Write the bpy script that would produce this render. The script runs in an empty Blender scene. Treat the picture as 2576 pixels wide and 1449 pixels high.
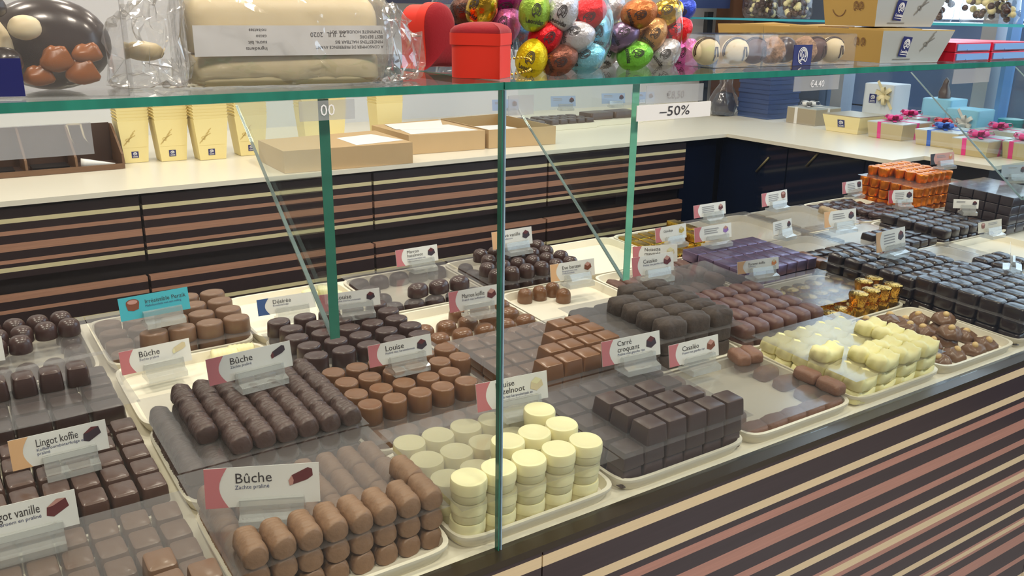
import bpy, math, random
from mathutils import Matrix, Vector, noise
random.seed(7)
R = math.radians
S = bpy.context.scene
COL = S.collection
TAU = math.tau

# ------------------------------------------------------------------ materials
def srgb(r, g, b):
    f = lambda c: c/12.92 if c <= .04045 else ((c+.055)/1.055)**2.4
    return (f(r/255), f(g/255), f(b/255), 1)
MATS = {}
def mat(name, col, rough=.5, metal=0, coat=0, bump=0, bscale=80, var=0, spec=.5, sheen=0, trans=0, stretch=None, sss=0):
    if name in MATS: return MATS[name]
    m = bpy.data.materials.new(name); m.use_nodes = True
    nt = m.node_tree; b = nt.nodes['Principled BSDF']
    b.inputs['Base Color'].default_value = col
    b.inputs['Roughness'].default_value = rough
    b.inputs['Metallic'].default_value = metal
    b.inputs['Coat Weight'].default_value = coat
    b.inputs['Coat Roughness'].default_value = .12
    b.inputs['Specular IOR Level'].default_value = spec
    b.inputs['Sheen Weight'].default_value = sheen
    b.inputs['Transmission Weight'].default_value = trans
    if sss:
        b.inputs['Subsurface Weight'].default_value = sss
        b.inputs['Subsurface Radius'].default_value = (.006, .004, .002)
        b.inputs['Subsurface Scale'].default_value = 1
    if bump or var:
        tc = nt.nodes.new('ShaderNodeTexCoord'); n = nt.nodes.new('ShaderNodeTexNoise')
        n.inputs['Scale'].default_value = bscale; n.inputs['Detail'].default_value = 3
        src = tc.outputs['Object']
        if stretch:
            mp = nt.nodes.new('ShaderNodeMapping'); mp.inputs['Scale'].default_value = stretch
            nt.links.new(src, mp.inputs['Vector']); src = mp.outputs['Vector']
        nt.links.new(src, n.inputs['Vector'])
        if bump:
            bp = nt.nodes.new('ShaderNodeBump'); bp.inputs['Strength'].default_value = bump; bp.inputs['Distance'].default_value = .002
            nt.links.new(n.outputs['Fac'], bp.inputs['Height']); nt.links.new(bp.outputs['Normal'], b.inputs['Normal'])
        if var:
            mx = nt.nodes.new('ShaderNodeMix'); mx.data_type = 'RGBA'
            mx.inputs[6].default_value = tuple(c*(1-var) for c in col[:3])+(1,)
            mx.inputs[7].default_value = tuple(min(1, c*(1+var)) for c in col[:3])+(1,)
            nt.links.new(n.outputs['Fac'], mx.inputs[0]); nt.links.new(mx.outputs[2], b.inputs['Base Color'])
    MATS[name] = m
    return m
def clear_mat(name, tint=(1, 1, 1, 1), gloss_rough=.02, base=.0, ior=1.5, haze=None, hazecol=(.8, .8, .8, 1), bump=0, bscale=40, gain=1.0, edge=0):
    """thin clear sheet: transparent + fresnel gloss (+ milky scatter)"""
    m = bpy.data.materials.new(name); m.use_nodes = True; nt = m.node_tree
    for n in list(nt.nodes): nt.nodes.remove(n)
    out = nt.nodes.new('ShaderNodeOutputMaterial'); tr = nt.nodes.new('ShaderNodeBsdfTransparent'); gl = nt.nodes.new('ShaderNodeBsdfGlossy')
    tr.inputs[0].default_value = tint; gl.inputs['Roughness'].default_value = gloss_rough
    fr = nt.nodes.new('ShaderNodeFresnel'); ge = nt.nodes.new('ShaderNodeNewGeometry')
    ii = nt.nodes.new('ShaderNodeMix'); ii.data_type = 'FLOAT'; ii.inputs[2].default_value = ior; ii.inputs[3].default_value = 1/ior   # same reflectance from either side
    nt.links.new(ge.outputs['Backfacing'], ii.inputs[0]); nt.links.new(ii.outputs[0], fr.inputs[0])
    a = nt.nodes.new('ShaderNodeMath'); a.operation = 'MULTIPLY_ADD'; a.inputs[1].default_value = gain; a.inputs[2].default_value = base; a.use_clamp = True
    nt.links.new(fr.outputs[0], a.inputs[0])
    first = tr.outputs[0]
    if haze:
        df = nt.nodes.new('ShaderNodeBsdfDiffuse'); df.inputs[0].default_value = hazecol
        tl = nt.nodes.new('ShaderNodeBsdfTranslucent'); tl.inputs[0].default_value = hazecol
        m0 = nt.nodes.new('ShaderNodeMixShader'); m0.inputs[0].default_value = .4
        nt.links.new(df.outputs[0], m0.inputs[1]); nt.links.new(tl.outputs[0], m0.inputs[2])
        m1 = nt.nodes.new('ShaderNodeMixShader'); m1.inputs[0].default_value = haze
        if edge:
            lw = nt.nodes.new('ShaderNodeLayerWeight'); lw.inputs[0].default_value = .5
            e = nt.nodes.new('ShaderNodeMath'); e.operation = 'MULTIPLY_ADD'; e.inputs[1].default_value = edge; e.inputs[2].default_value = haze; e.use_clamp = True
            nt.links.new(lw.outputs['Facing'], e.inputs[0]); nt.links.new(e.outputs[0], m1.inputs[0])
        nt.links.new(tr.outputs[0], m1.inputs[1]); nt.links.new(m0.outputs[0], m1.inputs[2]); first = m1.outputs[0]
    mx = nt.nodes.new('ShaderNodeMixShader')
    nt.links.new(a.outputs[0], mx.inputs[0]); nt.links.new(first, mx.inputs[1]); nt.links.new(gl.outputs[0], mx.inputs[2])
    if bump:
        tc = nt.nodes.new('ShaderNodeTexCoord'); n = nt.nodes.new('ShaderNodeTexNoise'); n.inputs['Scale'].default_value = bscale
        bp = nt.nodes.new('ShaderNodeBump'); bp.inputs['Strength'].default_value = bump; bp.inputs['Distance'].default_value = .004
        nt.links.new(tc.outputs['Object'], n.inputs['Vector']); nt.links.new(n.outputs['Fac'], bp.inputs['Height'])
        nt.links.new(bp.outputs['Normal'], gl.inputs['Normal']); nt.links.new(bp.outputs['Normal'], fr.inputs['Normal'])
    nt.links.new(mx.outputs[0], out.inputs[0])
    return m

GLASS = clear_mat('clear_glass', tint=(.965, .985, .975, 1), gloss_rough=0, ior=1.45)
FIN = clear_mat('fin_glass', tint=(.95, .985, .97, 1), gloss_rough=0, ior=1.45)
SHEET = clear_mat('interleaf_plastic', tint=(.9, .9, .9, 1), gloss_rough=.14, ior=1.5, haze=.035, edge=.11, hazecol=(.52, .49, .5, 1), gain=.8)
ACRYL = clear_mat('acrylic', tint=(.93, .95, .95, 1), gloss_rough=.03, ior=1.5, haze=.3, hazecol=(.85, .85, .83, 1), base=.06, gain=1.6)
CLEARBOX = clear_mat('clear_box_plastic', gloss_rough=.06, ior=1.45, haze=.05, base=.01, bump=.1)
CELLO = clear_mat('cellophane', gloss_rough=.09, ior=1.5, haze=.06, base=.09, gain=1.8, bump=.6, bscale=55, hazecol=(.85, .83, .82, 1))
BAGFILM = clear_mat('bag_film', gloss_rough=.06, ior=1.5, haze=.04, base=.02, gain=1.4, bump=.4, bscale=45)
TAGFILM = clear_mat('tag_plastic', tint=(.93, .94, .95, 1), gloss_rough=.2, ior=1.4, haze=.3, hazecol=(.8, .82, .85, 1))
EDGE_G = mat('glass_edge_green', srgb(34, 122, 104), .12, spec=.8, var=.55, bscale=9, stretch=(6, 1, 1))
EDGE_T = mat('glass_edge_teal', srgb(126, 200, 172), .12, spec=.8, var=.35, bscale=14, stretch=(1, 1, 6))
EDGE_D = mat('glass_edge_deep', srgb(44, 116, 96), .15, spec=.7, var=.2, bscale=14, stretch=(1, 1, 5))
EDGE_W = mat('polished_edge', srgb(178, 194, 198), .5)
EDGE_B = mat('glass_edge_blue', srgb(150, 178, 200), .2, var=.3, bscale=10, stretch=(1, 1, 6))

WHITE = mat('white_solid_surface', srgb(226, 220, 204), .3, var=.03, bscale=3)
TRAYM = mat('tray_plastic', srgb(233, 226, 208), .38)
DECKM = mat('deck_white', srgb(230, 223, 205), .4)
DARKW = mat('wenge_laminate', srgb(44, 31, 32), .4, coat=0, var=.25, bscale=7, stretch=(1, 30, 60))
DARKF = mat('wenge_front', srgb(58, 46, 49), .3, coat=.25, var=.2, bscale=7, stretch=(1, 30, 60))
CREAMW = mat('maple_stripe', srgb(226, 204, 164), .3, coat=.2, var=.08, bscale=9, stretch=(1, 30, 60))
CREAMB = mat('maple_stripe_back', srgb(212, 200, 158), .3, coat=.2, var=.08, bscale=9, stretch=(1, 30, 60))
BROWNW = mat('walnut_stripe', srgb(172, 128, 105), .3, coat=.2, var=.3, bscale=9, stretch=(1, 30, 60))
PINKW = mat('cherry_stripe', srgb(182, 132, 116), .3, coat=.25, var=.22, bscale=9, stretch=(1, 30, 60))
TRIMM = mat('bronze_trim', srgb(66, 58, 46), .3, metal=.4, coat=.2)
RECESS = mat('recess_black', srgb(18, 14, 15), .5)
NAVYG = mat('navy_glass', srgb(12, 22, 44), .06, coat=.6)
NAVY = mat('navy_print', srgb(34, 38, 104), .45)
NAVYB = mat('navy_card', srgb(52, 68, 112), .35)
WALLM = mat('wall_paint', srgb(206, 208, 212), .7, var=.02, bscale=4)
CEILM = mat('ceiling_paint', srgb(225, 222, 215), .8)
FLOORM = mat('floor_tile', srgb(150, 145, 140), .3, var=.1, bscale=4)
CARDW = mat('card_white', srgb(228, 226, 222), .5)
CARDT = mat('card_turquoise', srgb(66, 172, 190), .5)
BANDP = mat('band_pink', srgb(196, 116, 122), .55)
BANDO = mat('band_peach', srgb(224, 176, 130), .55)
BANDB = mat('band_blue', srgb(52, 84, 140), .55)
BANDR = mat('band_red', srgb(190, 60, 66), .55)
INK = mat('ink_dark', srgb(52, 48, 52), .6)
INKB = mat('ink_blue', srgb(62, 68, 110), .6)
INKG = mat('ink_grey', srgb(150, 148, 150), .6)
INKW = mat('ink_white', srgb(238, 238, 240), .5)
SILVERINK = mat('silver_ink', srgb(132, 130, 124), .45)
P_DARK = mat('picture_dark', srgb(52, 38, 50), .5); P_RED = mat('picture_red', srgb(98, 38, 42), .5)
P_BROWN = mat('picture_brown', srgb(122, 66, 44), .5); P_CREAM = mat('picture_cream', srgb(212, 196, 160), .5)
P_GOLD = mat('picture_gold', srgb(190, 164, 70), .5); P_PURPLE = mat('picture_purple', srgb(140, 104, 176), .5)
P_ORANGE = mat('picture_orange', srgb(216, 130, 70), .5); P_LIGHT = mat('picture_highlight', srgb(190, 140, 130), .5)

C_MILKLOG = mat('choc_milk_log', srgb(138, 105, 80), .45, bump=.3, bscale=260, var=.12)
C_MILK = mat('choc_milk', srgb(120, 81, 52), .3, bump=.08, bscale=160, var=.1, coat=.15)
C_MILKSQ = mat('choc_milk_square', srgb(118, 88, 68), .34, bump=.08, bscale=160, var=.08, coat=.1)
C_DARK = mat('choc_dark', srgb(66, 45, 42), .3, bump=.12, bscale=160, var=.15, coat=.2)
C_DARKLOG = mat('choc_dark_log', srgb(78, 58, 54), .4, bump=.3, bscale=260, var=.2, coat=.1)
C_DARKSQ = mat('choc_dark_square', srgb(72, 54, 50), .36, bump=.05, bscale=160, var=.08)
C_MID = mat('choc_mid', srgb(78, 54, 46), .3, bump=.12, bscale=160, var=.15, coat=.2)
C_BLACK = mat('choc_black', srgb(42, 30, 30), .28, bump=.06, bscale=160, var=.15, coat=.45)
C_GLOSSB = mat('choc_black_gloss', srgb(34, 28, 34), .14, coat=.6)
C_DUST = mat('choc_dusty', srgb(66, 53, 47), .75, bump=.7, bscale=150, var=.65, sheen=.06)
C_ROUGH = mat('choc_rough', srgb(98, 68, 58), .5, bump=.5, bscale=200, var=.2)
C_PLUM = mat('choc_plum', srgb(98, 68, 64), .42, bump=.12, bscale=130, var=.12)
C_WHITE = mat('choc_white', srgb(236, 228, 180), .38, bump=.05, bscale=60, sss=.15)
C_WHITEL = mat('choc_white_lump', srgb(240, 232, 174), .5, bump=.08, bscale=60, sss=.15)
C_CREAM = mat('choc_cream_block', srgb(236, 220, 180), .42, bump=.05, bscale=30, sss=.15)
C_BAR = mat('choc_casal', srgb(130, 92, 74), .5, bump=.35, bscale=220, var=.15)
NUT = mat('hazelnut', srgb(212, 180, 124), .4, bump=.1, bscale=120, var=.1)
CRUMB = mat('nut_crumb', srgb(170, 134, 104), .8, bump=1.5, bscale=210, var=.8)
STRIPEB = mat('biscuit_stripe', srgb(170, 150, 120), .6, var=.7, bscale=90, stretch=(1, .15, 1))
FOIL_G = mat('foil_gold', srgb(206, 168, 60), .22, metal=1, bump=.5, bscale=130)
FOIL_GC = mat('foil_gold_cup', srgb(220, 170, 70), .18, metal=1, bump=.7, bscale=150)
FOIL_P = mat('foil_purple', srgb(122, 104, 132), .32, metal=.8, bump=.4, bscale=120)
FOIL_O = mat('foil_orange', srgb(236, 132, 24), .25, metal=.7, bump=.4, bscale=120)
CREAMBOX = mat('cream_board', srgb(236, 220, 158), .5)
GOLDBOX = mat('gold_board', srgb(200, 164, 92), .36, metal=.5, var=.08, bscale=12)
SILVBOX = mat('silver_board', srgb(196, 200, 196), .34, metal=.35)
GIFTBOX = mat('champagne_board', srgb(200, 184, 140), .34, metal=.4)
TAUPE = mat('taupe_board', srgb(170, 156, 128), .4, metal=.25)
KRAFT = mat('kraft_card', srgb(192, 162, 120), .7, var=.05, bscale=25)
KRAFTIN = mat('kraft_inside', srgb(176, 150, 106), .75)
PAPER = mat('white_paper', srgb(232, 232, 230), .7)
WOOD = mat('box_wood', srgb(112, 82, 58), .5, var=.3, bscale=12, stretch=(1, 1, 8))
WOODIN = mat('box_wood_inside', srgb(74, 54, 44), .55, var=.2, bscale=12)
RED = mat('red_card', srgb(226, 44, 22), .6)
REDV = mat('red_velvet', srgb(140, 2, 22), .9, sheen=.1, bump=.15, bscale=400)
PINKR = mat('pink_ribbon', srgb(224, 44, 130), .35); BLUER = mat('blue_ribbon', srgb(40, 92, 190), .35)
WHITER = mat('white_ribbon', srgb(226, 224, 220), .4); REDR = mat('red_ribbon', srgb(210, 50, 50), .4)
SKYB = mat('sky_blue_board', srgb(136, 200, 232), .5); TEALB = mat('teal_board', srgb(20, 140, 150), .4); ORB = mat('terracotta_board', srgb(206, 120, 84), .5)
PLUMB = mat('plum_board', srgb(110, 88, 110), .5)
MANGO = mat('candied_peel', srgb(150, 86, 34), .3, var=.3, bscale=40, sss=.2)
BEAD = mat('gold_bead', srgb(226, 190, 90), .2, metal=1)
BLKM = mat('black_plastic', srgb(22, 22, 24), .35)
STEEL = mat('aluminium', srgb(170, 176, 184), .35, metal=.7)
BLUEF = mat('blue_film', srgb(96, 150, 210), .3)
RUST = mat('brown_board', srgb(84, 54, 34), .6)
BLUETRAY = mat('blue_tray', srgb(112, 160, 220), .4); CRIMSON = mat('crimson_board', srgb(206, 30, 62), .35)

# ------------------------------------------------------------------ mesh helpers
class MB:
    def __init__(self): self.v = []; self.f = []; self.m = []; self.smooth = []
    def add(self, vs, fs, mi=0, sm=False):
        o = len(self.v); self.v += [tuple(p) for p in vs]
        for f in fs: self.f.append(tuple(i+o for i in f)); self.m.append(mi); self.smooth.append(sm)
        return self
    def box(self, x0, x1, y0, y1, z0, z1, mi=0):
        vs = [(x, y, z) for z in (z0, z1) for y in (y0, y1) for x in (x0, x1)]
        return self.add(vs, [(0, 2, 3, 1), (4, 5, 7, 6), (0, 1, 5, 4), (1, 3, 7, 5), (3, 2, 6, 7), (2, 0, 4, 6)], mi)
    def hexa(self, b, t, mi=0):
        """four bottom corners, four top corners (counter-clockwise from above)"""
        return self.add(list(b)+list(t), [(3, 2, 1, 0), (4, 5, 6, 7), (0, 1, 5, 4), (1, 2, 6, 5), (2, 3, 7, 6), (3, 0, 4, 7)], mi)
    def loft(self, rings, mi=0, cap0=True, cap1=True, sm=True):
        n = len(rings[0]); vs = [p for r in rings for p in r]; fs = []
        for k in range(len(rings)-1):
            for i in range(n):
                j = (i+1) % n; fs.append((k*n+i, k*n+j, (k+1)*n+j, (k+1)*n+i))
        if cap0: fs.append(tuple(reversed(range(n))))
        if cap1: fs.append(tuple((len(rings)-1)*n+i for i in range(n)))
        return self.add(vs, fs, mi, sm)
    def prism(self, poly, z0, z1, mi=0, sm=False):
        return self.loft([[(x, y, z0) for x, y in poly], [(x, y, z1) for x, y in poly]], mi, sm=sm)
    def flat(self, poly, z=0, mi=0):
        return self.add([(x, y, z) for x, y in poly], [tuple(range(len(poly)))], mi)
    def ribbon(self, pts, w, z=0, mi=0):
        L, Rr = [], []
        for i, p in enumerate(pts):
            a = Vector(pts[max(0, i-1)]); b = Vector(pts[min(len(pts)-1, i+1)]); d = (b-a)
            if d.length < 1e-9: d = Vector((1, 0))
            d.normalize(); n = Vector((-d.y, d.x))*w/2
            L.append((p[0]+n.x, p[1]+n.y, z)); Rr.append((p[0]-n.x, p[1]-n.y, z))
        k = len(pts)
        return self.add(L+Rr, [(i, k+i, k+i+1, i+1) for i in range(k-1)], mi)
    def tube(self, pts, r, n=8, mi=0):
        rings = []
        for i, p in enumerate(pts):
            a = Vector(pts[max(0, i-1)]); b = Vector(pts[min(len(pts)-1, i+1)]); d = (b-a).normalized()
            u = d.orthogonal().normalized() if abs(d.z) < .9 else Vector((1, 0, 0)).cross(d).normalized(); w = d.cross(u)
            rings.append([Vector(p)+u*math.cos(TAU*k/n)*r+w*math.sin(TAU*k/n)*r for k in range(n)])
        return self.loft(rings, mi)
    def ball(self, c, r, seg=14, rg=8, mi=0, sc=(1, 1, 1)):
        rings = []
        for k in range(rg+1):
            t = -math.pi/2+math.pi*k/rg; q = max(math.cos(t), .02)
            rings.append([(c[0]+r*sc[0]*q*math.cos(TAU*i/seg), c[1]+r*sc[1]*q*math.sin(TAU*i/seg), c[2]+r*sc[2]*math.sin(t)) for i in range(seg)])
        return self.loft(rings, mi)
    def xform(self, M):
        self.v = [tuple(M @ Vector(p)) for p in self.v]; return self
    def warp(self, f):
        self.v = [tuple(f(Vector(p))) for p in self.v]; return self
    def mesh(self, name, mats, sharp=None):
        me = bpy.data.meshes.new(name); me.from_pydata(self.v, [], self.f)
        for m in (mats if isinstance(mats, (list, tuple)) else [mats]): me.materials.append(m)
        me.polygons.foreach_set('material_index', self.m); me.polygons.foreach_set('use_smooth', self.smooth)
        if sharp: me.set_sharp_from_angle(angle=R(sharp))
        me.update(); return me

def ring(rx, ry, z, n=2, N=24, cx=0, cy=0):
    out = []
    for i in range(N):
        t = TAU*(i+.5)/N; c, s = math.cos(t), math.sin(t)
        out.append((cx+rx*math.copysign(abs(c)**(2/n), c), cy+ry*math.copysign(abs(s)**(2/n), s), z))
    return out
def nz(p, s, a): return noise.noise(Vector(p)*s)*a
def bevbox(sx, sy, sz, b=.0015, n=9, N=32):
    """rounded block, base centre at origin"""
    m = MB()
    m.loft([ring(sx/2-b, sy/2-b, 0, n, N), ring(sx/2, sy/2, b, n, N), ring(sx/2, sy/2, sz-b, n, N), ring(sx/2-b*.4, sy/2-b*.4, sz-b*.3, n, N), ring(sx/2-b*1.3, sy/2-b*1.3, sz, n, N)])
    return m

# ------------------------------------------------------------------ object helpers
def tag(o, label=None, cat=None, group=None, kind=None):
    if label: o['label'] = label
    if cat: o['category'] = cat
    if group: o['group'] = group
    if kind: o['kind'] = kind
    return o
def link(name, data, M=None, parent=None):
    o = bpy.data.objects.new(name, data); COL.objects.link(o)
    if parent is not None: o.parent = parent
    if M is not None: o.matrix_local = M
    return o
def part(name, mesh, parent, M=None, label=None):
    o = link(name, mesh, M, parent)
    if label: o['label'] = label
    return o
def thing(name, label, cat, M=None, group=None, mesh=None):
    return tag(link(name, mesh, M), label, cat, group)
def struct(name, mesh, M=None):
    return tag(link(name, mesh, M), kind='structure')
def T(x, y, z): return Matrix.Translation((x, y, z))
def Rz(a): return Matrix.Rotation(R(a), 4, 'Z')
def Rx(a): return Matrix.Rotation(R(a), 4, 'X')
def Ry(a): return Matrix.Rotation(R(a), 4, 'Y')
def frame(o, x, up):
    x = Vector(x).normalized(); up = Vector(up); z = x.cross(up).normalized(); y = z.cross(x)
    M = Matrix((x, y, z)).transposed().to_4x4(); M.translation = Vector(o); return M
FRONT = ((1, 0, 0), (0, 0, 1))
def text_mesh(body, size, material, maxw=None, align='LEFT', bold=0, ls=1.0):
    cu = bpy.data.curves.new('text', 'FONT'); cu.body = body; cu.size = size; cu.align_x = align; cu.resolution_u = 2
    cu.offset = bold; cu.space_line = ls
    o = bpy.data.objects.new('text', cu); COL.objects.link(o)
    bpy.context.view_layer.update()
    me = bpy.data.meshes.new_from_object(o.evaluated_get(bpy.context.evaluated_depsgraph_get()))
    bpy.data.objects.remove(o); bpy.data.curves.remove(cu)
    xs = [v.co.x for v in me.vertices]
    if maxw and xs and max(xs)-min(xs) > maxw:
        k = maxw/(max(xs)-min(xs))
        for v in me.vertices: v.co.x *= k
    me.materials.clear(); me.materials.append(material); me.name = 'lettering'
    return me
def add_mesh(mb, me, M, mi=0):
    mb.add([M @ v.co for v in me.vertices], [tuple(p.vertices) for p in me.polygons], mi)

# brand emblem: crested head inside an open oval, drawn with strokes in a unit box
def emblem(mb, M, mi=0, w=.05):
    def st(pts, ww=w):
        t = MB().ribbon(pts, ww); mb.add([M @ Vector(p) for p in t.v], t.f, mi)
    arc = lambda cx, cy, rx, ry, a, b, n=18: [(cx+rx*math.cos(R(a+(b-a)*i/n)), cy+ry*math.sin(R(a+(b-a)*i/n))) for i in range(n+1)]
    st(arc(0, 0, .36, .46, -50, 265, 26))
    st(arc(.02, .06, .24, .32, -20, 200))
    st(arc(.03, .08, .14, .21, -40, 180))
    st([(.17, .02), (.22, -.06), (.16, -.1), (.17, -.18), (.06, -.22)])
    st([(-.11, .08), (-.06, -.1), (-.12, -.3), (-.26, -.4)])
    st([(.02, .1), (.05, -.06), (-.02, -.16)])
    st(arc(-.05, -.34, .25, .12, 0, 180))
def logo_mesh(w, h):
    mb = MB(); mb.flat([(-w/2, -h/2), (w/2, -h/2), (w/2, h/2), (-w/2, h/2)])
    emblem(mb, T(0, h*.14, .0003) @ Matrix.Diagonal((w*.75, h*.52, 1, 1)), 1, .07)
    t = text_mesh('Leonidas', h*.2, INKW, w*.8, 'CENTER', h*.006)
    add_mesh(mb, t, T(0, -h*.3, .0003), 1)
    mb.flat([(-w*.38, -h*.4), (w*.38, -h*.4), (w*.38, -h*.37), (-w*.38, -h*.37)], .0003, 1)
    return mb.mesh('logo_label', [NAVY, INKW])
def sketch_mesh(s, material):
    """fine line drawing of a shell and leaf"""
    mb = MB()
    for k in range(4):
        a = -.5+.35*k
        mb.ribbon([(s*(.1*k+.2*t*math.cos(a)), s*(.12*k+.35*t*math.sin(a+1.1)+.06*math.sin(5*t))) for t in [i/8 for i in range(9)]], s*.034)
    mb.ribbon([(s*(-.1+.07*i), s*(-.06+.09*i-.004*i*i)) for i in range(9)], s*.038)
    mb.ribbon([(s*(.1+.09*math.cos(t)), s*(.2+.06*math.sin(t))) for t in [i*.5 for i in range(13)]], s*.03)
    return mb.mesh('line_drawing', material)

# ------------------------------------------------------------------ camera
F_PX = 2236.978
r_ = Vector((0.8313778, -0.55557423, 0.01217513)); d_ = Vector((-0.15807098, -0.25743275, -0.95327957)); f_ = Vector((0.53275184, 0.79061094, -0.30184404))
cam = bpy.data.cameras.new('camera'); co = bpy.data.objects.new('camera', cam); COL.objects.link(co)
Mc = Matrix((r_, -d_, -f_)).transposed().to_4x4(); Mc.translation = Vector((0, 0, 1.35)); co.matrix_world = Mc
cam.sensor_fit = 'HORIZONTAL'; cam.sensor_width = 36; cam.lens = 36*F_PX/2576; cam.clip_start = .02; cam.clip_end = 60
S.camera = co

# ------------------------------------------------------------------ the room
def slab(name, x0, x1, y0, y1, z0, z1, m): return struct(name, MB().box(x0, x1, y0, y1, z0, z1).mesh(name, m))
slab('floor', -3, 3.0, -2.5, 2.9, -.1, 0, FLOORM)
slab('ceiling', -3, 3.0, -2.5, 2.9, 2.75, 2.85, CEILM)
slab('wall_back', -3, 3.0, 2.75, 2.9, 0, 2.75, WALLM)
slab('light_block_wall', -3, 3.0, -2.6, -2.5, 0, 2.75, mat('front_paint', srgb(150, 146, 148), .7))  # added unseen behind the camera to shut out sky light from the front
slab('wall_left', -3.1, -3, -2.5, 2.9, 0, 2.75, WALLM)
slab('wall_right', 3.0, 3.1, 2.3, 2.9, 0, 2.75, mat('slate_panel', srgb(84, 96, 116), .4))
slab('wall_right.001', 3.0, 3.1, -2.5, 2.3, 0, .9, mat('slate_panel', srgb(84, 96, 116), .4))
GROUND = mat('pavement', srgb(52, 62, 80), .7, var=.15, bscale=2)
slab('ground', 3.1, 30, -20, 25, -.1, -.02, GROUND)
# shop window on the right: glass pane and aluminium posts
win = tag(link('window_1', None), kind='structure')
part('window_glass', MB().box(3.04, 3.05, -2.4, 2.3, .9, 2.7).mesh('window_glass', GLASS), win)
for y in (-.3, 1.0, 1.66, 2.22):
    part('window_post', MB().box(3.0, 3.07, y-.025, y+.025, .9, 2.75).mesh('window_post', STEEL), win)
part('window_blue_strip', MB().box(3.0, 3.06, 1.585, 1.6, .9, 2.75).mesh('window_blue_strip', BLUEF), win)
# building across the street
slab('backdrop_facade', 12, 13, -12, 16, 0, 1.25, mat('far_facade', srgb(44, 56, 76), .6, var=.35, bscale=1.5))

# ------------------------------------------------------------------ back counter, cabinets
ctr = thing('back_counter', 'white L-shaped back counter top along the wall and right side', 'counter')
part('worktop', MB().box(-2.2, 2.9, 1.9458, 2.75, .9684, .979).mesh('worktop', WHITE), ctr)
part('return_worktop', MB().box(2.1154, 2.95, 1.37, 1.9458, .9684, .979).box(2.26, 2.95, 1.18, 1.37, .9684, .979).mesh('return_worktop', WHITE), ctr)
def stripes(x0, x1, ytop, zt, zb, lines, y0, y1, mats):
    mb = MB(); cur = zt
    for a, b, mi in lines:
        if cur-a > 1e-5: mb.box(x0, x1, y0, y1, a, cur, 0)
        mb.box(x0, x1, y0, y1, b, a, mi); cur = b
    if cur-zb > 1e-5: mb.box(x0, x1, y0, y1, zb, cur, 0)
    return mb.mesh('striped_front', mats)
UP = [(.9415, .9325, 1), (.9172, .9087, 2), (.8917, .876, 2), (.8589, .8512, 2), (.8435, .8345, 1)]
LO = [(.785, .7746, 2), (.757, .7493, 2), (.72, .711, 1), (.696, .687, 2), (.67, .652, 2), (.63, .622, 2), (.606, .597, 1)]
place = ['leftmost', 'second from the left', 'third from the left', 'fourth from the left', 'rightmost']
bx = [-.669, -.147, .375, .908, 1.433, 1.955]
for k in range(5):
    a, b = bx[k]+.003, bx[k+1]-.003
    cb = thing('drawer_cabinet', 'dark wood cabinet with striped drawer fronts under the back counter, '+place[k], 'cabinet', None, 'striped drawer cabinets')
    part('carcass', MB().box(a-.003, b+.003, 1.985, 2.7, 0, .9675).mesh('carcass', RECESS), cb)
    part('drawer_front', stripes(a, b, 0, .962, .8214, UP, 1.958, 1.978, [DARKW, CREAMB, BROWNW]), cb)
    part('drawer_front', stripes(a, b, 0, .785, .5, LO, 1.958, 1.978, [DARKW, CREAMB, BROWNW]), cb)
    part('drawer_front', stripes(a, b, 0, .47, .08, [(.45, .44, 1), (.4, .385, 2), (.33, .32, 1), (.25, .235, 2)], 1.958, 1.978, [DARKW, CREAMB, BROWNW]), cb)
# navy glass cupboards in the corner and under the return
cb = thing('glass_cupboard', 'dark navy glass-fronted cupboard in the corner under the counter', 'cupboard')
part('carcass', MB().box(1.962, 2.9, 2.02, 2.7, 0, .966).mesh('carcass', RECESS), cb)
part('glass_door', MB().box(1.962, 2.112, 1.985, 2.0, .08, .962).mesh('glass_door', NAVYG), cb)
cb = thing('glass_cupboard', 'dark navy glass-fronted cupboard under the right return counter', 'cupboard')
part('carcass', MB().box(2.18, 2.9, 1.42, 2.0, 0, .966).box(2.28, 2.9, 1.2, 1.42, 0, .966).mesh('carcass', RECESS), cb)
for y0, y1 in ((1.42, 1.46), (1.465, 1.72), (1.725, 1.985)):
    dr = part('glass_door', MB().box(2.135, 2.15, y0, y1, .08, .962).mesh('glass_door', NAVYG), cb)

for ya, za, yb_, zb_ in ((1.832, 0.876, 1.788, 0.926), (1.65, 0.92, 1.612, 0.965)):  # slanted bars modelled in place of yellowish reflections on the glass doors
    part('door_reflection', MB().tube([(2.131, ya, za), (2.131, yb_, zb_)], .0032).mesh('door_reflection', mat('reflection_yellow', srgb(128, 118, 84), .5, metal=.3)), cb)

# ------------------------------------------------------------------ display counter
W, X0, YF, ZF, SL = .2, .3663, .6345, .8659, .0421
DK = T(X0, YF, ZF) @ Matrix.Rotation(SL, 4, 'X') @ T(0, 0, -.0145)
ROW = .1885
dc = thing('display_counter', 'long striped wood display counter holding the chocolate trays', 'counter')
part('deck', MB().box(-1.3, 1.805, -.02, .775, -.02, 0).box(1.805, 1.9, -.02, .54, -.02, 0).xform(DK).mesh('deck', DECKM), dc)
part('deck_lip', MB().box(-1.0, 2.1, .6187, .6275, .84, .8545).mesh('deck_lip', DECKM), dc)
part('rim_trim', MB().box(-1.0, 2.1, .5965, .6185, .848, .8558).mesh('rim_trim', TRIMM), dc)
FS = [(.8436, .8309, 1), (.8016, .7903, 1), (.782, .7705, 2), (.7498, .7319, 2), (.7125, .7017, 2), (.6825, .6715, 1), (.6533, .6480, 2), (.6480, .6365, 1), (.6365, .629, 2),
      (.612, .602, 2), (.581, .571, 1), (.553, .549, 2), (.549, .541, 1), (.541, .536, 2), (.52, .5, 2), (.47, .46, 2), (.43, .42, 1), (.39, .37, 2), (.3, .29, 1)]
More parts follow.
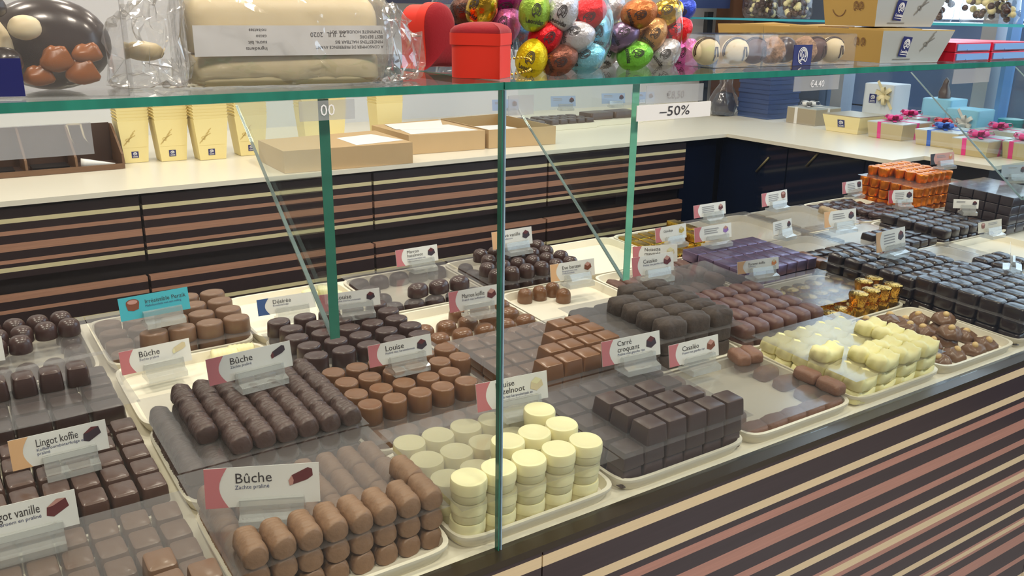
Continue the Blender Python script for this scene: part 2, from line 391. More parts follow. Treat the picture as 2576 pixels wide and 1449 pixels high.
for a, b in ((-1.0, .441), (.4425, 1.47), (1.4715, 2.1)):
    part('front_panel', stripes(a, b, 0, .8478, .05, FS, .597, .61, [DARKF, CREAMW, PINKW]), dc)
part('plinth', MB().box(-.95, 2.1, .66, 1.35, 0, .8).mesh('plinth', RECESS), dc)
part('back_board', MB().box(-1.0, 2.1, 1.37, 1.4, .05, .87).mesh('back_board', DARKW), dc)

# glass
def pane(label, x0, x1):
    o = thing('front_glass', label, 'glass', group='front glass panes')
    part('sheet', MB().box(x0+.0012, x1-.0012, .6118, .6172, .8562, 1.2852).mesh('sheet', GLASS), o)
    for a in (x0, x1-.0012):
        part('edge', MB().box(a, a+.0012, .6115, .6174, .856, 1.2854).mesh('edge', EDGE_B if a == x0 else EDGE_D), o, label='polished edge of the front glass')
pane('upright front glass pane left of the joint', -.95, .4012)
pane('upright front glass pane right of the joint', .4030, 1.43)
pane('upright front glass pane beyond the far right joint', 1.432, 2.1)
def shelf(label, x0, x1):
    o = thing('glass_shelf', label, 'shelf', group='glass top shelves')
    part('sheet', MB().box(x0+.001, x1-.001, .6135, 1.03, 1.2859, 1.2916).mesh('sheet', GLASS), o)
    mb = MB(); mb.box(x0, x1, .6115, .6135, 1.2857, 1.2917); mb.box(x0, x0+.001, .6135, 1.03, 1.2857, 1.2917); mb.box(x1-.001, x1, .6135, 1.03, 1.2857, 1.2917)
    part('edge', mb.mesh('edge', EDGE_G), o, label='green edge of the glass shelf')
shelf('glass top shelf with green edge, left section under wrapped blocks', -.95, .4014)
shelf('glass top shelf with green edge, section under eggs and gold boxes', .4028, 1.43)
shelf('glass top shelf with green edge, section running off at the right', 1.432, 2.1)
def bracket(label, x, yb, zb, em=None):
    P = [(.6185, 1.2855), (.6185, 1.10), (.622, 1.10), (yb, zb), (yb, 1.2855)]
    o = thing('glass_bracket', label, 'bracket', group='glass shelf brackets')
    body = MB().loft([[(x+dx*(1 if y < .7 else .3), y, z) for y, z in P] for dx in (-.0039, .0039)], sm=False)
    part('sheet', body.mesh('sheet', FIN), o)
    part('edge', MB().box(x-.004, x+.004, .618, .6187, 1.10, 1.2855).mesh('edge', em or EDGE_T), o, label='green front edge of the glass bracket')
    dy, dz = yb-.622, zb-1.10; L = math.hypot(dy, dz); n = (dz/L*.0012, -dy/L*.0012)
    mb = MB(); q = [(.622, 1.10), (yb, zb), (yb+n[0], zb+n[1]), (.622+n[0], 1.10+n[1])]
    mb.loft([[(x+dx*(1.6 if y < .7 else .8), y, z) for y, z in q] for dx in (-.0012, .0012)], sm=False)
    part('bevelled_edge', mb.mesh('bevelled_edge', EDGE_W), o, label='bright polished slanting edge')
bracket('triangular glass bracket with dark green edge, left of the front joint', .25, .825, 1.261, EDGE_D)
bracket('triangular glass bracket with pale green edge beside the discount tag', .549, .806, 1.244)
bracket('triangular glass bracket at far right, only slanting edge showing', 1.283, .82, 1.262)
bracket('triangular glass bracket at the right edge of the view', 1.585, .82, 1.262)

# ------------------------------------------------------------------ trays
def tray_mesh(w=.197, d=.184, h=.0155, t=.004):
    mb = MB(); N = 40; n = 9
    mb.loft([ring(w/2-.006, d/2-.006, 0, n, N), ring(w/2-.002, d/2-.002, h*.6, n, N), ring(w/2, d/2, h*.75, n, N), ring(w/2, d/2, h, n, N),
             ring(w/2-t, d/2-t, h, n, N), ring(w/2-t-.003, d/2-t-.003, .003, n, N)], sm=True)
    return mb.mesh('tray', TRAYM, 50)
TRAY = tray_mesh()
rows = ['front row', 'second row', 'third row', 'back row']
def deckM(c, v, h): return DK @ T(c*W-(.006 if c < -1.2 else 0), v, h)   # the leftmost trays stand a finger apart from the next column
traytext = {}
def tray(c, r, what):
    thing('serving_tray', 'white plastic tray '+what, 'tray', deckM(c+.5, r*ROW-.008+.092, .0002), 'white display trays', TRAY)
tr = {(-2, 0): 'under milk ingots at bottom left corner', (-2, 1): 'of dark milk ingots behind the coffee card', (-2, 2): 'under large dark blocks at left edge',
      (-2, 3): 'under dark domes at far left', (-1, 0): 'under the front pile of milk chocolate logs', (-1, 1): 'under the pile of dark ribbed logs',
      (-1, 2): 'nearly empty with a few white logs', (-1, 3): 'under milk ovals behind the turquoise card', (0, 0): 'under stacked white chocolate cylinders',
      (0, 1): 'under milk chocolate cylinders', (0, 2): 'under dark oval pralines', (0, 3): 'nearly empty with white pieces at the back', (1, 0): 'under the big dark squares at the front',
      (1, 1): 'under milk chocolate squares', (1, 2): 'under milk ovals behind the milk squares', (1, 3): 'with three dark ovals on a plastic sheet',
      (2, 0): 'lined with flat brown bars at the front', (2, 1): 'under dusty dark blocks', (2, 2): 'empty but for four milk domes', (2, 3): 'under dark domes at the back',
      (3, 0): 'under lumpy white chocolates', (3, 1): 'under plum brown rounded blocks', (3, 2): 'under rough brown blocks', (3, 3): 'empty beside the gold foil tray',
      (4, 0): 'of hazelnut clusters', (4, 1): 'of gold foil cups', (4, 2): 'of purple foil bars', (4, 3): 'of gold foil bars', (5, 0): 'under dark oval-topped blocks at right',
      (5, 1): 'under black pillow blocks', (5, 2): 'with two brown blocks beside dark ones', (5, 3): 'covered by an empty plastic sheet', (6, 0): 'under glossy black lumps at right edge',
      (6, 1): 'with round brown discs along its edge', (6, 2): 'of small black slabs', (6, 3): 'with a striped biscuit stick', (7, 1): 'empty and cream at the right edge',
      (7, 2): 'of black domed blocks in two layers', (7, 3): 'of flat dark lumps at the back', (8, 2): 'under the tall navy-dark stack', (8, 3): 'under the orange foil pile'}
for (c, r), w in tr.items():
    if (c, r) == (8, 3): continue
    tray(c, r, w)

# ------------------------------------------------------------------ chocolate shapes
def m_log(L=.0365, w=.0225, h=.0212, ribs=9, amp=.03):
    mb = MB(); N = 22; rings = []; K = 26
    for k in range(K+1):
        t = k/K; y = -L/2+L*t; e = min(t, 1-t)*K
        s = .80 if e < .5 else (.93 if e < 1.5 else 1)
        s *= 1+amp*math.sin(t*ribs*TAU) if e > 1.5 else 1
        pts = []
        for i in range(N):
            a = TAU*i/N; x = math.cos(a); z = math.sin(a)
            px = w/2*math.copysign(abs(x)**.85, x)*s
            pz = h*.42+(h*.58*z if z > 0 else h*.42*math.copysign(abs(z)**.45, z))*(s if z > 0 else 1)
            pts.append((px, y, pz))
        rings.append(pts)
    mb.loft(rings)
    mb.f = [tuple(reversed(f)) for f in mb.f]
    return mb
def m_lathe(prof, n=2, N=28):
    return MB().loft([ring(rx, ry, z, n, N) for z, rx, ry in prof])
def disp(mb, s, a):
    return mb.warp(lambda p: p+Vector((nz(p, s, a), nz(p+Vector((9, 1, 3)), s, a), nz(p+Vector((2, 7, 5)), s, a) if p.z > .001 else 0)))
def sq(b, t, h, n=10):
    return m_lathe([(0, b*.97, b*.97), (.0012, b, b), (h-.0022, t*1.04, t*1.04), (h-.0005, t, t), (h, t*.93, t*.93)], n, 32)
def oval(rx, ry, h, dome=.004, n=2.1):
    return m_lathe([(0, rx*.98, ry*.98), (.001, rx, ry), (h-dome, rx*.95, ry*.95), (h-dome*.45, rx*.9, ry*.88), (h-dome*.2, rx*.8, ry*.78), (h-dome*.32, rx*.7, ry*.66), (h-dome*.05, rx*.4, ry*.4), (h, rx*.12, ry*.12)], n, 28)
def domed(rx, ry, h, n=2.2):
    return m_lathe([(0, rx*.97, ry*.97), (.001, rx, ry), (h*.55, rx*.97, ry*.97), (h*.75, rx*.88, ry*.88), (h*.9, rx*.68, ry*.68), (h*.98, rx*.38, ry*.38), (h, rx*.1, ry*.1)], n, 26)
def ribbed(mb, k, a):
    def f(p):
        t = math.atan2(p.y, p.x); s = 1+a*math.cos(k*t); return Vector((p.x*s, p.y*s, p.z))
    return mb.warp(f)
def lumpy():
    mb = m_lathe([(0, .0215, .0132), (.0015, .0228, .014), (.010, .0228, .014), (.0138, .0216, .013), (.0162, .018, .0105), (.0172, .012, .007), (.0175, .004, .002)], 4.2, 44)
    def f(p):
        s = 1-.07*math.cos(p.x/.015*math.pi)
        return Vector((p.x, p.y*s, p.z+(-.0024*math.cos(p.x/.015*math.pi) if p.z > .008 else 0)))
    return disp(mb.warp(f), 130, .0034)
def foilbar(sx=.024, sy=.037, sz=.017):
    return disp(bevbox(sx, sy, sz, .0012, 14, 32), 160, .0007)
def pleat_cup(r=.0135, h=.022, n=16, top=1.12):
    prof = [(0, .8), (.002, .86), (h*.45, .95), (h*.8, 1.0*top), (h*.93, .95*top), (h, .6), (h*1.02, .1)]
    mb = MB().loft([ring(r*s, r*s, z, 2, n*3) for z, s in prof])
    def f(p):
        t = math.atan2(p.y, p.x); s = 1+.055*math.cos(n*t)*(1 if p.z < h*.9 else .4); return Vector((p.x*s, p.y*s, p.z))
    return disp(mb.warp(f), 200, .0009)
def mk(mb, name, m, sharp=40): return mb.mesh(name, m, sharp)
K = {}
K['milklog'] = mk(disp(m_log(), 130, .0011), 'log', C_MILKLOG, 60)
K['darklog'] = mk(disp(m_log(.038, .0235, .021, 8, .05), 120, .0018), 'log', C_DARKLOG, 60)
K['whitelog'] = mk(m_log(.036, .0225, .0205, 6, .03), 'log', C_WHITE, 60)
K['whitecyl'] = mk(m_lathe([(0, .0158, .0158), (.001, .0164, .0164), (.0095, .0171, .0171), (.0099, .0176, .0176), (.0196, .0176, .0176), (.0214, .0168, .0168), (.0218, .014, .014), (.0214, .013, .013), (.0217, .005, .005)], 2.15, 32), 'cylinder', C_WHITE, 42)
K['milkcyl'] = mk(ribbed(m_lathe([(0, .0142, .0142), (.001, .0148, .0148), (.0205, .0143, .0143), (.0222, .0134, .0134), (.0226, .0122, .0122), (.0222, .0112, .0112), (.0228, .003, .003)], 2.05, 44), 22, .008), 'cylinder', C_MILK, 45)
K['darkoval'] = mk(ribbed(oval(.0172, .0138, .0225, .0034), 14, .006), 'oval', C_DARK, 45)
K['milksq'] = mk(sq(.0153, .0131, .0198, 14), 'square', C_MILK, 30)
K['darksq'] = mk(sq(.0153, .0131, .0209, 14), 'square', C_DARKSQ, 30)
K['perzik'] = mk(ribbed(oval(.0192, .0145, .0215, .0036), 24, .012), 'oval', C_MILKSQ, 45)
K['darkdome'] = mk(disp(domed(.0142, .0142, .0225), 200, .0004), 'dome', C_DARK, 60)
K['milkdome'] = mk(domed(.0125, .0125, .023), 'dome', C_MILK, 60)
K['marron'] = mk(ribbed(domed(.0182, .0132, .021), 12, .02), 'oval_dome', C_DARK, 60)
K['marronmilk'] = mk(ribbed(domed(.0165, .0138, .020), 12, .02), 'oval_dome', C_MILK, 60)
K['ingotmilk'] = mk(m_lathe([(0, .0126, .0155), (.001, .013, .0159), (.015, .012, .0147), (.0177, .0112, .0138), (.0188, .0092, .0115)], 7, 28), 'ingot', C_MILKSQ, 40)
K['ingotmid'] = mk(m_lathe([(0, .0126, .0158), (.001, .013, .0163), (.016, .012, .0151), (.0189, .0112, .0141), (.020, .0092, .0117)], 7, 28), 'ingot', C_MID, 40)
K['bigingot'] = mk(m_lathe([(0, .0145, .0177), (.001, .015, .0183), (.0155, .014, .0172), (.0188, .0128, .016), (.020, .010, .013)], 7, 28), 'ingot', C_DARK, 40)
K['tallingot'] = mk(m_lathe([(0, .0124, .0145), (.001, .0129, .015), (.018, .0118, .0138), (.0222, .0106, .0125), (.024, .0078, .0096)], 5, 28), 'ingot', C_DARK, 40)
K['dusty'] = mk(disp(m_lathe([(0, .0222, .0153), (.0015, .0231, .0162), (.016, .0231, .0161), (.0205, .0215, .0146), (.0226, .0165, .011), (.0231, .004, .003)], 4.6, 44), 90, .0022), 'block', C_DUST, 70)
K['roughbar'] = mk(disp(m_lathe([(0, .0125, .0185), (.0015, .0132, .0192), (.010, .0130, .019), (.0135, .011, .017), (.0148, .007, .012), (.015, .002, .003)], 3.8, 36), 120, .0022), 'block', C_ROUGH, 70)
K['casalbar'] = mk(disp(m_lathe([(0, .0175, .0105), (.0015, .0182, .0112), (.010, .0180, .0110), (.0135, .0165, .009), (.0148, .012, .006), (.015, .002, .002)], 4.8, 36), 120, .0016), 'block', C_BAR, 70)
K['plum'] = mk(disp(m_lathe([(0, .0138, .0185), (.0015, .0145, .0195), (.012, .0145, .0195), (.0165, .0128, .0175), (.0188, .0095, .0135), (.0195, .003, .004)], 3.4, 36), 70, .0012), 'block', C_PLUM, 70)
K['lump'] = mk(lumpy(), 'lumpy_block', C_WHITEL, 70)
K['foilgold'] = mk(foilbar(), 'foil_bar', FOIL_G, 35)
K['foilpurple'] = mk(foilbar(.0265, .0385, .0195), 'foil_bar', FOIL_P, 35)
K['foilcup'] = mk(pleat_cup(.0138, .0235, 13), 'foil_cup', FOIL_GC, 50)
K['foilorange'] = mk(pleat_cup(.0142, .0220, 9, 1.0), 'foil_cup', FOIL_O, 50)
K['eyeblock'] = mk(m_lathe([(0, .0138, .0178), (.001, .0142, .0185), (.014, .0142, .0185), (.0172, .0135, .0175), (.0186, .0118, .0155), (.0184, .0098, .0135), (.0198, .006, .009), (.0202, .001, .002)], 3.6, 36), 'eye_topped_block', C_BLACK, 50)
K['pillow'] = mk(m_lathe([(0, .0138, .0155), (.001, .0142, .016), (.012, .0142, .016), (.0148, .0135, .0152), (.0172, .009, .010), (.018, .001, .001)], 5, 36), 'pillow_block', C_BLACK, 50)
K['smalldark'] = mk(sq(.0148, .0132, .0135, 8), 'slab', C_BLACK, 40)
K['brownblk'] = mk(sq(.0155, .0138, .017, 8), 'block', C_MILK, 40)
K['disc'] = mk(m_lathe([(0, .0175, .0175), (.0009, .0182, .0182), (.006, .0182, .0182), (.007, .0172, .0172)], 2, 32), 'disc', C_MILKLOG, 40)
K['flatlump'] = mk(disp(m_lathe([(0, .0195, .0125), (.001, .0205, .0132), (.008, .0205, .0132), (.011, .018, .011), (.012, .008, .005)], 3, 32), 110, .0018), 'flat_lump', C_DARK, 70)
K['rock'] = mk(disp(m_lathe([(0, .0125, .0105), (.001, .0138, .0118), (.007, .0135, .0115), (.011, .010, .008), (.013, .003, .003)], 2.6, 28), 120, .004), 'rock', C_MID, 70)
K['glossball'] = mk(disp(m_lathe([(0, .010, .010), (.001, .012, .012), (.007, .0155, .0155), (.013, .014, .014), (.018, .009, .009), (.0195, .002, .002)], 2, 28), 100, .002), 'glossy_lump', C_GLOSSB, 70)
K['bigdark'] = mk(bevbox(.038, .030, .021, .0015, 10, 28), 'slab', C_BLACK, 40)
K['whitepiece'] = mk(disp(bevbox(.024, .021, .014, .003, 4, 28), 80, .002), 'piece', C_WHITE, 60)

def rocher_mesh():
    mb = m_lathe([(0, .017, .0155), (.001, .0188, .0172), (.006, .0192, .0176), (.011, .0165, .015), (.0145, .011, .010), (.0165, .005, .005), (.0168, .001, .001)], 2.2, 30)
    return disp(mb, 75, .0048).mesh('cluster', C_MILKSQ, 75)
ROCH = [rocher_mesh() for _ in range(1)]
NUTM = MB().ball((0, 0, 0), .0056, 14, 8, 0, (1.1, .9, .95)).mesh('hazelnut', NUT)

ORD = ['first', 'second', 'third', 'fourth', 'fifth', 'sixth', 'seventh', 'eighth', 'ninth', 'tenth', 'eleventh', 'twelfth']
LAYN = {1: [''], 2: ['lower layer', 'top layer'], 3: ['bottom layer', 'middle layer', 'top layer'], 4: ['bottom layer', 'second layer', 'third layer', 'top layer']}
HB = .0035
def stack(name, desc, group, me, c, r, cells, x0, y0, px, py, lh, rot=0, jit=.0006, rj=2.5, stag=0, h0=0, child=None, cat='chocolate', wide=None):
    """cells (i across, j from the front, k layer); one object each, labelled by its place in the pile"""
    nl = max(k for _, _, k in cells)+1
    lay = {}
    for i, j, k in cells: lay.setdefault(k, {}).setdefault(j, []).append(i)
    for k in lay:
        js = sorted(lay[k])
        for jn, j in enumerate(js):
            ii = sorted(lay[k][j])
            for n, i in enumerate(ii):
                words = [desc]
                if nl > 1: words.append(LAYN[nl][k])
                if len(js) > 1: words.append('front row' if jn == 0 else ORD[jn]+' row')
                if len(ii) > 1: words.append('leftmost' if n == 0 else 'rightmost' if n == len(ii)-1 else ORD[n]+' from left')
                sx = stag*(j % 2)
                M = deckM(c, r*ROW-.008, HB+h0+k*lh) @ T(x0+i*px+sx+random.uniform(-jit, jit), y0+j*py+random.uniform(-jit, jit), 0) @ Rz(rot+random.uniform(-rj, rj))
                o = thing(name, ', '.join(words), cat, M, group, me)
                if child: child(o)
def sheet(label, c, r, x0, x1, y0, y1, h, rot=0):
    """clear interleaf sheet lying on the layer below"""
    hx, hy = (x1-x0)/2, (y1-y0)/2
    mb = MB(); n = 8; vs = []; ph = random.uniform(0, 6)
    for zz in (0, .0004):
        for a in range(n+1):
            for b in range(n+1):
                u, v = -hx+2*hx*a/n, -hy+2*hy*b/n
                e = max(abs(u)/hx, abs(v)/hy)
                vs.append((u, v, zz+(.0006*math.sin(u*60+ph)*math.cos(v*50) if e > .9 else 0)))
    fs = []; q = (n+1)**2
    for a in range(n):
        for b in range(n):
            i = a*(n+1)+b; fs.append((i, i+1, i+n+2, i+n+1)); fs.append((q+i, q+i+n+1, q+i+n+2, q+i+1))
    mb.add(vs, fs, 0, True)
    thing('plastic_sheet', label, 'plastic sheet', deckM(c, r*ROW-.008, HB+h+.0006) @ T((x0+x1)/2, (y0+y1)/2, 0) @ Rz(rot), 'clear interleaf sheets', mb.mesh('plastic_sheet', SHEET))
def full(nx, ny, k, skip=()): return [(i, j, k) for j in range(ny) for i in range(nx) if (i, j) not in skip]
def rimc(nx, ny, k): return [(i, j, k) for j in range(ny) for i in range(nx) if j == 0 or i == 0]

# --- column at the left edge
stack('chocolate_ingot', 'milk chocolate ingot in the bottom left corner pile', 'milk ingots', K['ingotmilk'], -2, 0,
      rimc(7, 5, 0)+full(7, 5, 1)+[(5, 0, 2), (6, 0, 2), (4, 0, 2), (5, 1, 2)], .0195, .023, .0268, .033, .0198)
sheet('clear sheet over milk ingots in the bottom left corner', -2, 0, .002, .199, .005, .178, .0396)
stack('chocolate_ingot', 'dark milk ingot behind the coffee card at left', 'coffee ingots', K['ingotmid'], -2, 1, rimc(7, 5, 0)+full(7, 5, 1), .0195, .0225, .0268, .0334, .0202)
stack('chocolate_block', 'glossy dark block of the pile at left edge', 'large dark blocks', K['bigingot'], -2, 2, rimc(5, 4, 0)+full(5, 4, 1), .0255, .025, .0373, .0335, .0207, rot=90)
sheet('clear sheet carrying a row of dark blocks at left edge', -2, 2, .002, .206, .006, .176, .0408, 2)
stack('chocolate_block', 'tall dark block in the row on the left sheet', 'large dark blocks', K['tallingot'], -2, 2, [(i, 0, 0) for i in range(5)], .0445, .096, .0282, .03, .02, h0=.0418, rj=3)
stack('chocolate_dome', 'dark dome under the far left sheet', 'dark domes', K['darkdome'], -2, 3, rimc(6, 4, 0)+[(5, j, 0) for j in range(1, 4)], .022, .04, .031, .036, .02, rj=40)
stack('chocolate_dome', 'dark dome on the far left sheet', 'dark domes', K['darkdome'], -2, 3, [(i, 2, 0) for i in range(6)]+[(i, 1, 0) for i in range(6)]+[(i, 0, 0) for i in range(4)], .0265, .082, .0292, .034, .02, rj=40, stag=.005, h0=.0240)
sheet('clear sheet under the dark domes at far left', -2, 3, .002, .204, .022, .176, .0230)

# --- log column
stack('chocolate_log', 'milk chocolate log in the front log pile', 'milk chocolate logs', K['milklog'], -1, 0,
      [c for c in rimc(8, 4, 0)]+[(7, j, 0) for j in range(1, 4)]+full(8, 4, 1)+[(i, 0, 2) for i in range(8)]+[(7, 1, 2)], .0168, .0405, .0240, .0388, .0216)
sheet('clear sheet between layers of the front milk logs', -1, 0, -.004, .2, .018, .2, .0432)
stack('chocolate_log', 'dark ribbed log', 'dark chocolate logs', K['darklog'], -1, 1,
      rimc(8, 4, 0)+full(8, 4, 1)+[(i, j, 2) for j in range(4) for i in range(8) if i > 0 and not (i == 1 and j == 0)], .0168, .0395, .0241, .0392, .0218)
sheet('clear sheet between layers of the dark ribbed logs', -1, 1, -.002, .203, .014, .198, .0436)
for x, y, a, l in ((.128, .160, 80, 'left of the last three'), (.152, .163, 80, 'behind the other two'), (.148, .136, 80, 'nearest of the last three')):
    thing('chocolate_log', 'white chocolate log behind the dark log card, '+l, 'chocolate', deckM(-1, 2*ROW-.008, HB) @ T(x+.014, y, 0) @ Rz(a), 'leftover white logs', K['whitelog'])
stack('chocolate_oval', 'milk oval praline behind the turquoise card', 'ribbed milk ovals', K['perzik'], -1, 3,
      rimc(5, 4, 0)+[(i, j, 0) for j in range(1, 4) for i in range(1, 5)]+[(1, 0, 1), (2, 0, 1), (3, 0, 1), (4, 0, 1), (3, 1, 1), (4, 1, 1), (2, 1, 1), (3, 2, 1), (4, 2, 1), (2, 2, 1), (4, 3, 1), (3, 3, 1)], .0255, .024, .0378, .040, .0222, rj=4)
sheet('clear sheet under the milk ovals by the turquoise card', -1, 3, .0, .198, -.002, .178, .0218)

# --- cylinder column
top = [(i, 0, 2) for i in range(5)]+[(2, 1, 2), (3, 1, 2), (4, 1, 2), (4, 2, 2)]
stack('chocolate_cylinder', 'white chocolate cylinder in the front stack', 'white chocolate cylinders', K['whitecyl'], 0, 0, rimc(5, 4, 0)+[(4, j, 0) for j in range(1, 4)]+full(5, 4, 1)+top, .0232, .0235, .0353, .0408, .0222, jit=.001, rj=20)
sheet('clear sheet over the white chocolate cylinders', 0, 0, .004, .196, .003, .182, .0443)
stack('chocolate_cylinder', 'milk chocolate cylinder in the stack behind', 'milk chocolate cylinders', K['milkcyl'], 0, 1,
      full(6, 5, 0)+[(i, 2, 1) for i in range(0, 5)]+[(i, 1, 1) for i in range(0, 5)]+[(i, 3, 1) for i in range(0, 6)]+[(i, 4, 1) for i in (0, 1, 2, 3, 4, 5)], .021, .0215, .032, .034, .023, jit=.0012, rj=20, stag=.003)
sheet('clear sheet under the upper milk chocolate cylinders', 0, 1, .003, .2, .0, .18, .0229)
stack('chocolate_oval', 'dark oval by the left bracket', 'dark ovals', K['darkoval'], 0, 2, rimc(5, 5, 0)+[(4, j, 0) for j in range(1, 5)]+full(5, 5, 1), .0235, .030, .0376, .0340, .0232, jit=.001, rj=10, stag=.004)
sheet('clear sheet between layers of dark ovals', 0, 2, .0, .2, .0, .178, .023)
for x, y, a, l in ((.138, .155, 20, 'left'), (.164, .160, 70, 'middle'), (.172, .132, 40, 'right')):
    thing('chocolate_piece', f'pale white chocolate piece at the back by the slanting glass, {l} one', 'chocolate', deckM(0, 3*ROW-.008, HB) @ T(x, y, 0) @ Rz(a), 'leftover white pieces', K['whitepiece'])

# --- squares column
top = [(i, 0, 2) for i in range(1, 6)]+[(i, 1, 2) for i in (1, 2, 3, 4)]+[(i, 2, 2) for i in (1, 2, 3)]
stack('chocolate_square', 'dark square in the front pile', 'dark squares', K['darksq'], 1, 0, rimc(6, 5, 0)+[(5, j, 0) for j in range(1, 5)]+full(6, 5, 1)+top, .0236, .0246, .0307, .0333, .0214, rj=1)
sheet('clear sheet between layers of dark squares at the front', 1, 0, .0, .199, .001, .181, .0426)
top = [(i, 0, 2) for i in range(1, 6)]+[(i, 1, 2) for i in (2, 3, 4, 5)]+[(i, 2, 2) for i in (3, 4, 5)]+[(5, 3, 2), (4, 3, 2)]
stack('chocolate_square', 'milk square in the pile behind', 'milk squares', K['milksq'], 1, 1, rimc(6, 5, 0)+full(6, 5, 1)+top, .0236, .0246, .0307, .0333, .0204, rj=1)
sheet('clear sheet between layers of milk squares', 1, 1, -.003, .199, .0, .181, .0406)
stack('chocolate_oval', 'milk oval dome behind the milk squares', 'milk oval domes', K['marronmilk'], 1, 2, [(i, j, 0) for j in range(4) for i in range(5) if not (j == 3 and i < 2)], .022, .03, .0385, .0375, .02, rj=12, stag=.006)
stack('chocolate_oval', 'dark oval dome under the back sheet', 'dark oval domes', K['marron'], 1, 3, [(0, j, 0) for j in range(4)]+[(i, 3, 0) for i in range(1, 5)]+[(i, 0, 0) for i in range(1, 5)], .0245, .022, .0378, .043, .021, rj=3)
sheet('clear sheet bearing three dark ovals at the back', 1, 3, .0, .198, .0, .175, .0213)
stack('chocolate_oval', 'dark oval dome alone on the back sheet', 'dark oval domes', K['marron'], 1, 3, [(0, 0, 0), (1, 0, 0), (2, 0, 0)], .072, .028, .0385, .04, .02, rot=8, h0=.0225)

# --- fourth column
stack('chocolate_bar', 'flat brown bar along the front tray edge', 'flat brown bars', K['casalbar'], 2, 0, [(i, 0, 0) for i in range(5)]+[(4, 1, 0), (4, 2, 0), (4, 3, 0), (4, 4, 0), (0, 1, 0), (0, 2, 0), (0, 3, 0), (0, 4, 0)], .0280, .0218, .0360, .0353, .015, rj=2)
sheet('almost empty clear sheet on the flat brown bars', 2, 0, .0, .196, .01, .181, .0155)
stack('chocolate_bar', 'brown bar lying at the right on the empty sheet', 'flat brown bars', K['casalbar'], 2, 0, [(0, 0, 0), (0, 1, 0)], .186, .033, .03, .038, .015, rot=90, h0=.0168, rj=3)
for n, (x, y) in enumerate(((.150, .160), (.172, .158))):
    thing('chocolate_bar', 'brown bar at the back of the empty sheet right of the card, '+['left one', 'right one'][n], 'chocolate', deckM(2, -.008, HB+.0168) @ T(x, y, 0) @ Rz(75), 'flat brown bars', K['casalbar'])
top = [(i, j, 2) for j in range(4) for i in range(1, 5) if not (j == 3 and i == 1)]
stack('chocolate_block', 'dusty dark block of the bloomed pile', 'dusty dark blocks', K['dusty'], 2, 1, rimc(4, 5, 0)+full(4, 5, 1)+[(i-1, j, 2) for i, j, _ in [(2, 0, 0), (3, 0, 0), (4, 0, 0), (2, 1, 0), (3, 1, 0), (4, 1, 0), (2, 2, 0), (3, 2, 0), (4, 2, 0), (2, 3, 0), (3, 3, 0), (4, 3, 0), (3, 4, 0), (4, 4, 0)]], .0315, .041, .0465, .033, .0234, rj=3)
sheet('clear sheet between layers of dusty dark blocks', 2, 1, -.004, .204, .016, .196, .0468, -1)
for n, (x, y) in enumerate(((.044, .160), (.074, .160), (.104, .164), (.102, .130))):
    thing('chocolate_dome', 'milk chocolate dome on bare white tray, '+['leftmost', 'second from left', 'third from left', 'rightmost in front'][n], 'chocolate', deckM(2, 2*ROW-.008, HB) @ T(x, y, 0), 'last milk domes', K['milkdome'])
stack('chocolate_dome', 'dark dome at the back right', 'back dark domes', K['darkdome'], 2, 3, rimc(6, 4, 0)+[(i, j, 1) for j in range(4) for i in range(0 if j < 2 else 1, 6)], .02, .024, .0315, .037, .0232, rj=30, stag=.006)
sheet('clear sheet under dark domes at the back', 2, 3, .0, .2, .0, .176, .0228)

# --- white lump column
top = [(i, 0, 2) for i in (2, 3, 4)]
cells = rimc(4, 6, 0)+[(3, j, 0) for j in range(1, 6)]+full(4, 6, 1)+[(1, 0, 2), (2, 0, 2), (3, 0, 2), (3, 1, 2), (2, 1, 2), (3, 2, 2), (3, 3, 2), (0, 2, 2), (1, 1, 2)]
stack('chocolate_lump', 'lumpy white chocolate in the bar pile', 'lumpy white chocolates', K['lump'], 3, 0, cells, .0288, .0205, .0462, .0281, .0184, jit=.0012, rj=5)
sheet('hazy clear sheet over the lumpy white chocolates', 3, 0, -.004, .198, .004, .182, .0372)
stack('chocolate_block', 'plum brown rounded block beside the gold cups', 'plum brown blocks', K['plum'], 3, 1, rimc(6, 4, 0)+[(i, j, 1) for j in range(4) for i in range(6) if i > 0 or j < 2], .02, .032, .0315, .0405, .0205, rj=4)
sheet('clear sheet between layers of plum brown blocks', 3, 1, .0, .2, .005, .186, .0204)
sheet('pale clear sheet behind the plum brown blocks', 3, 2, .0, .2, -.02, .10, .036)
stack('chocolate_block', 'rough brown block beside the purple foil bars', 'rough brown blocks', K['roughbar'], 3, 2, [(i, j, 0) for j in range(3) for i in range(6)]+[(4, 1, 1), (5, 1, 1), (5, 0, 1), (4, 2, 1), (5, 2, 1), (3, 1, 1)], .02, .05, .031, .042, .0155, rj=8)

# --- foil column
def nutchild(o):
    part('hazelnut', NUTM, o, T(random.uniform(-.005, .005), random.uniform(-.005, .005), .0148) @ Rz(random.uniform(0, 90)))
stack('hazelnut_cluster', 'milk cluster topped with a hazelnut', 'hazelnut clusters', ROCH[0], 4, 0, full(4, 4, 0)+[(0, 3, 1), (1, 3, 1), (3, 2, 1), (2, 1, 1), (1, 2, 1)], .034, .029, .0432, .0395, .0148, jit=.003, rj=180, child=nutchild)
stack('foil_cup', 'gold foil wrapped cup', 'gold foil cups', K['foilcup'], 4, 1, full(6, 4, 0)+[(5, 0, 1), (4, 0, 1), (3, 0, 1), (5, 1, 1), (4, 1, 1), (2, 0, 1)], .02, .024, .0322, .037, .0228, jit=.0025, rj=180)
sheet('clear sheet over the gold foil cups', 4, 1, .0, .185, .045, .182, .0245)
stack('foil_bar', 'purple foil wrapped bar', 'purple foil bars', K['foilpurple'], 4, 2, rimc(7, 4, 0)+full(7, 4, 1), .018, .024, .0275, .040, .0212, rj=1)
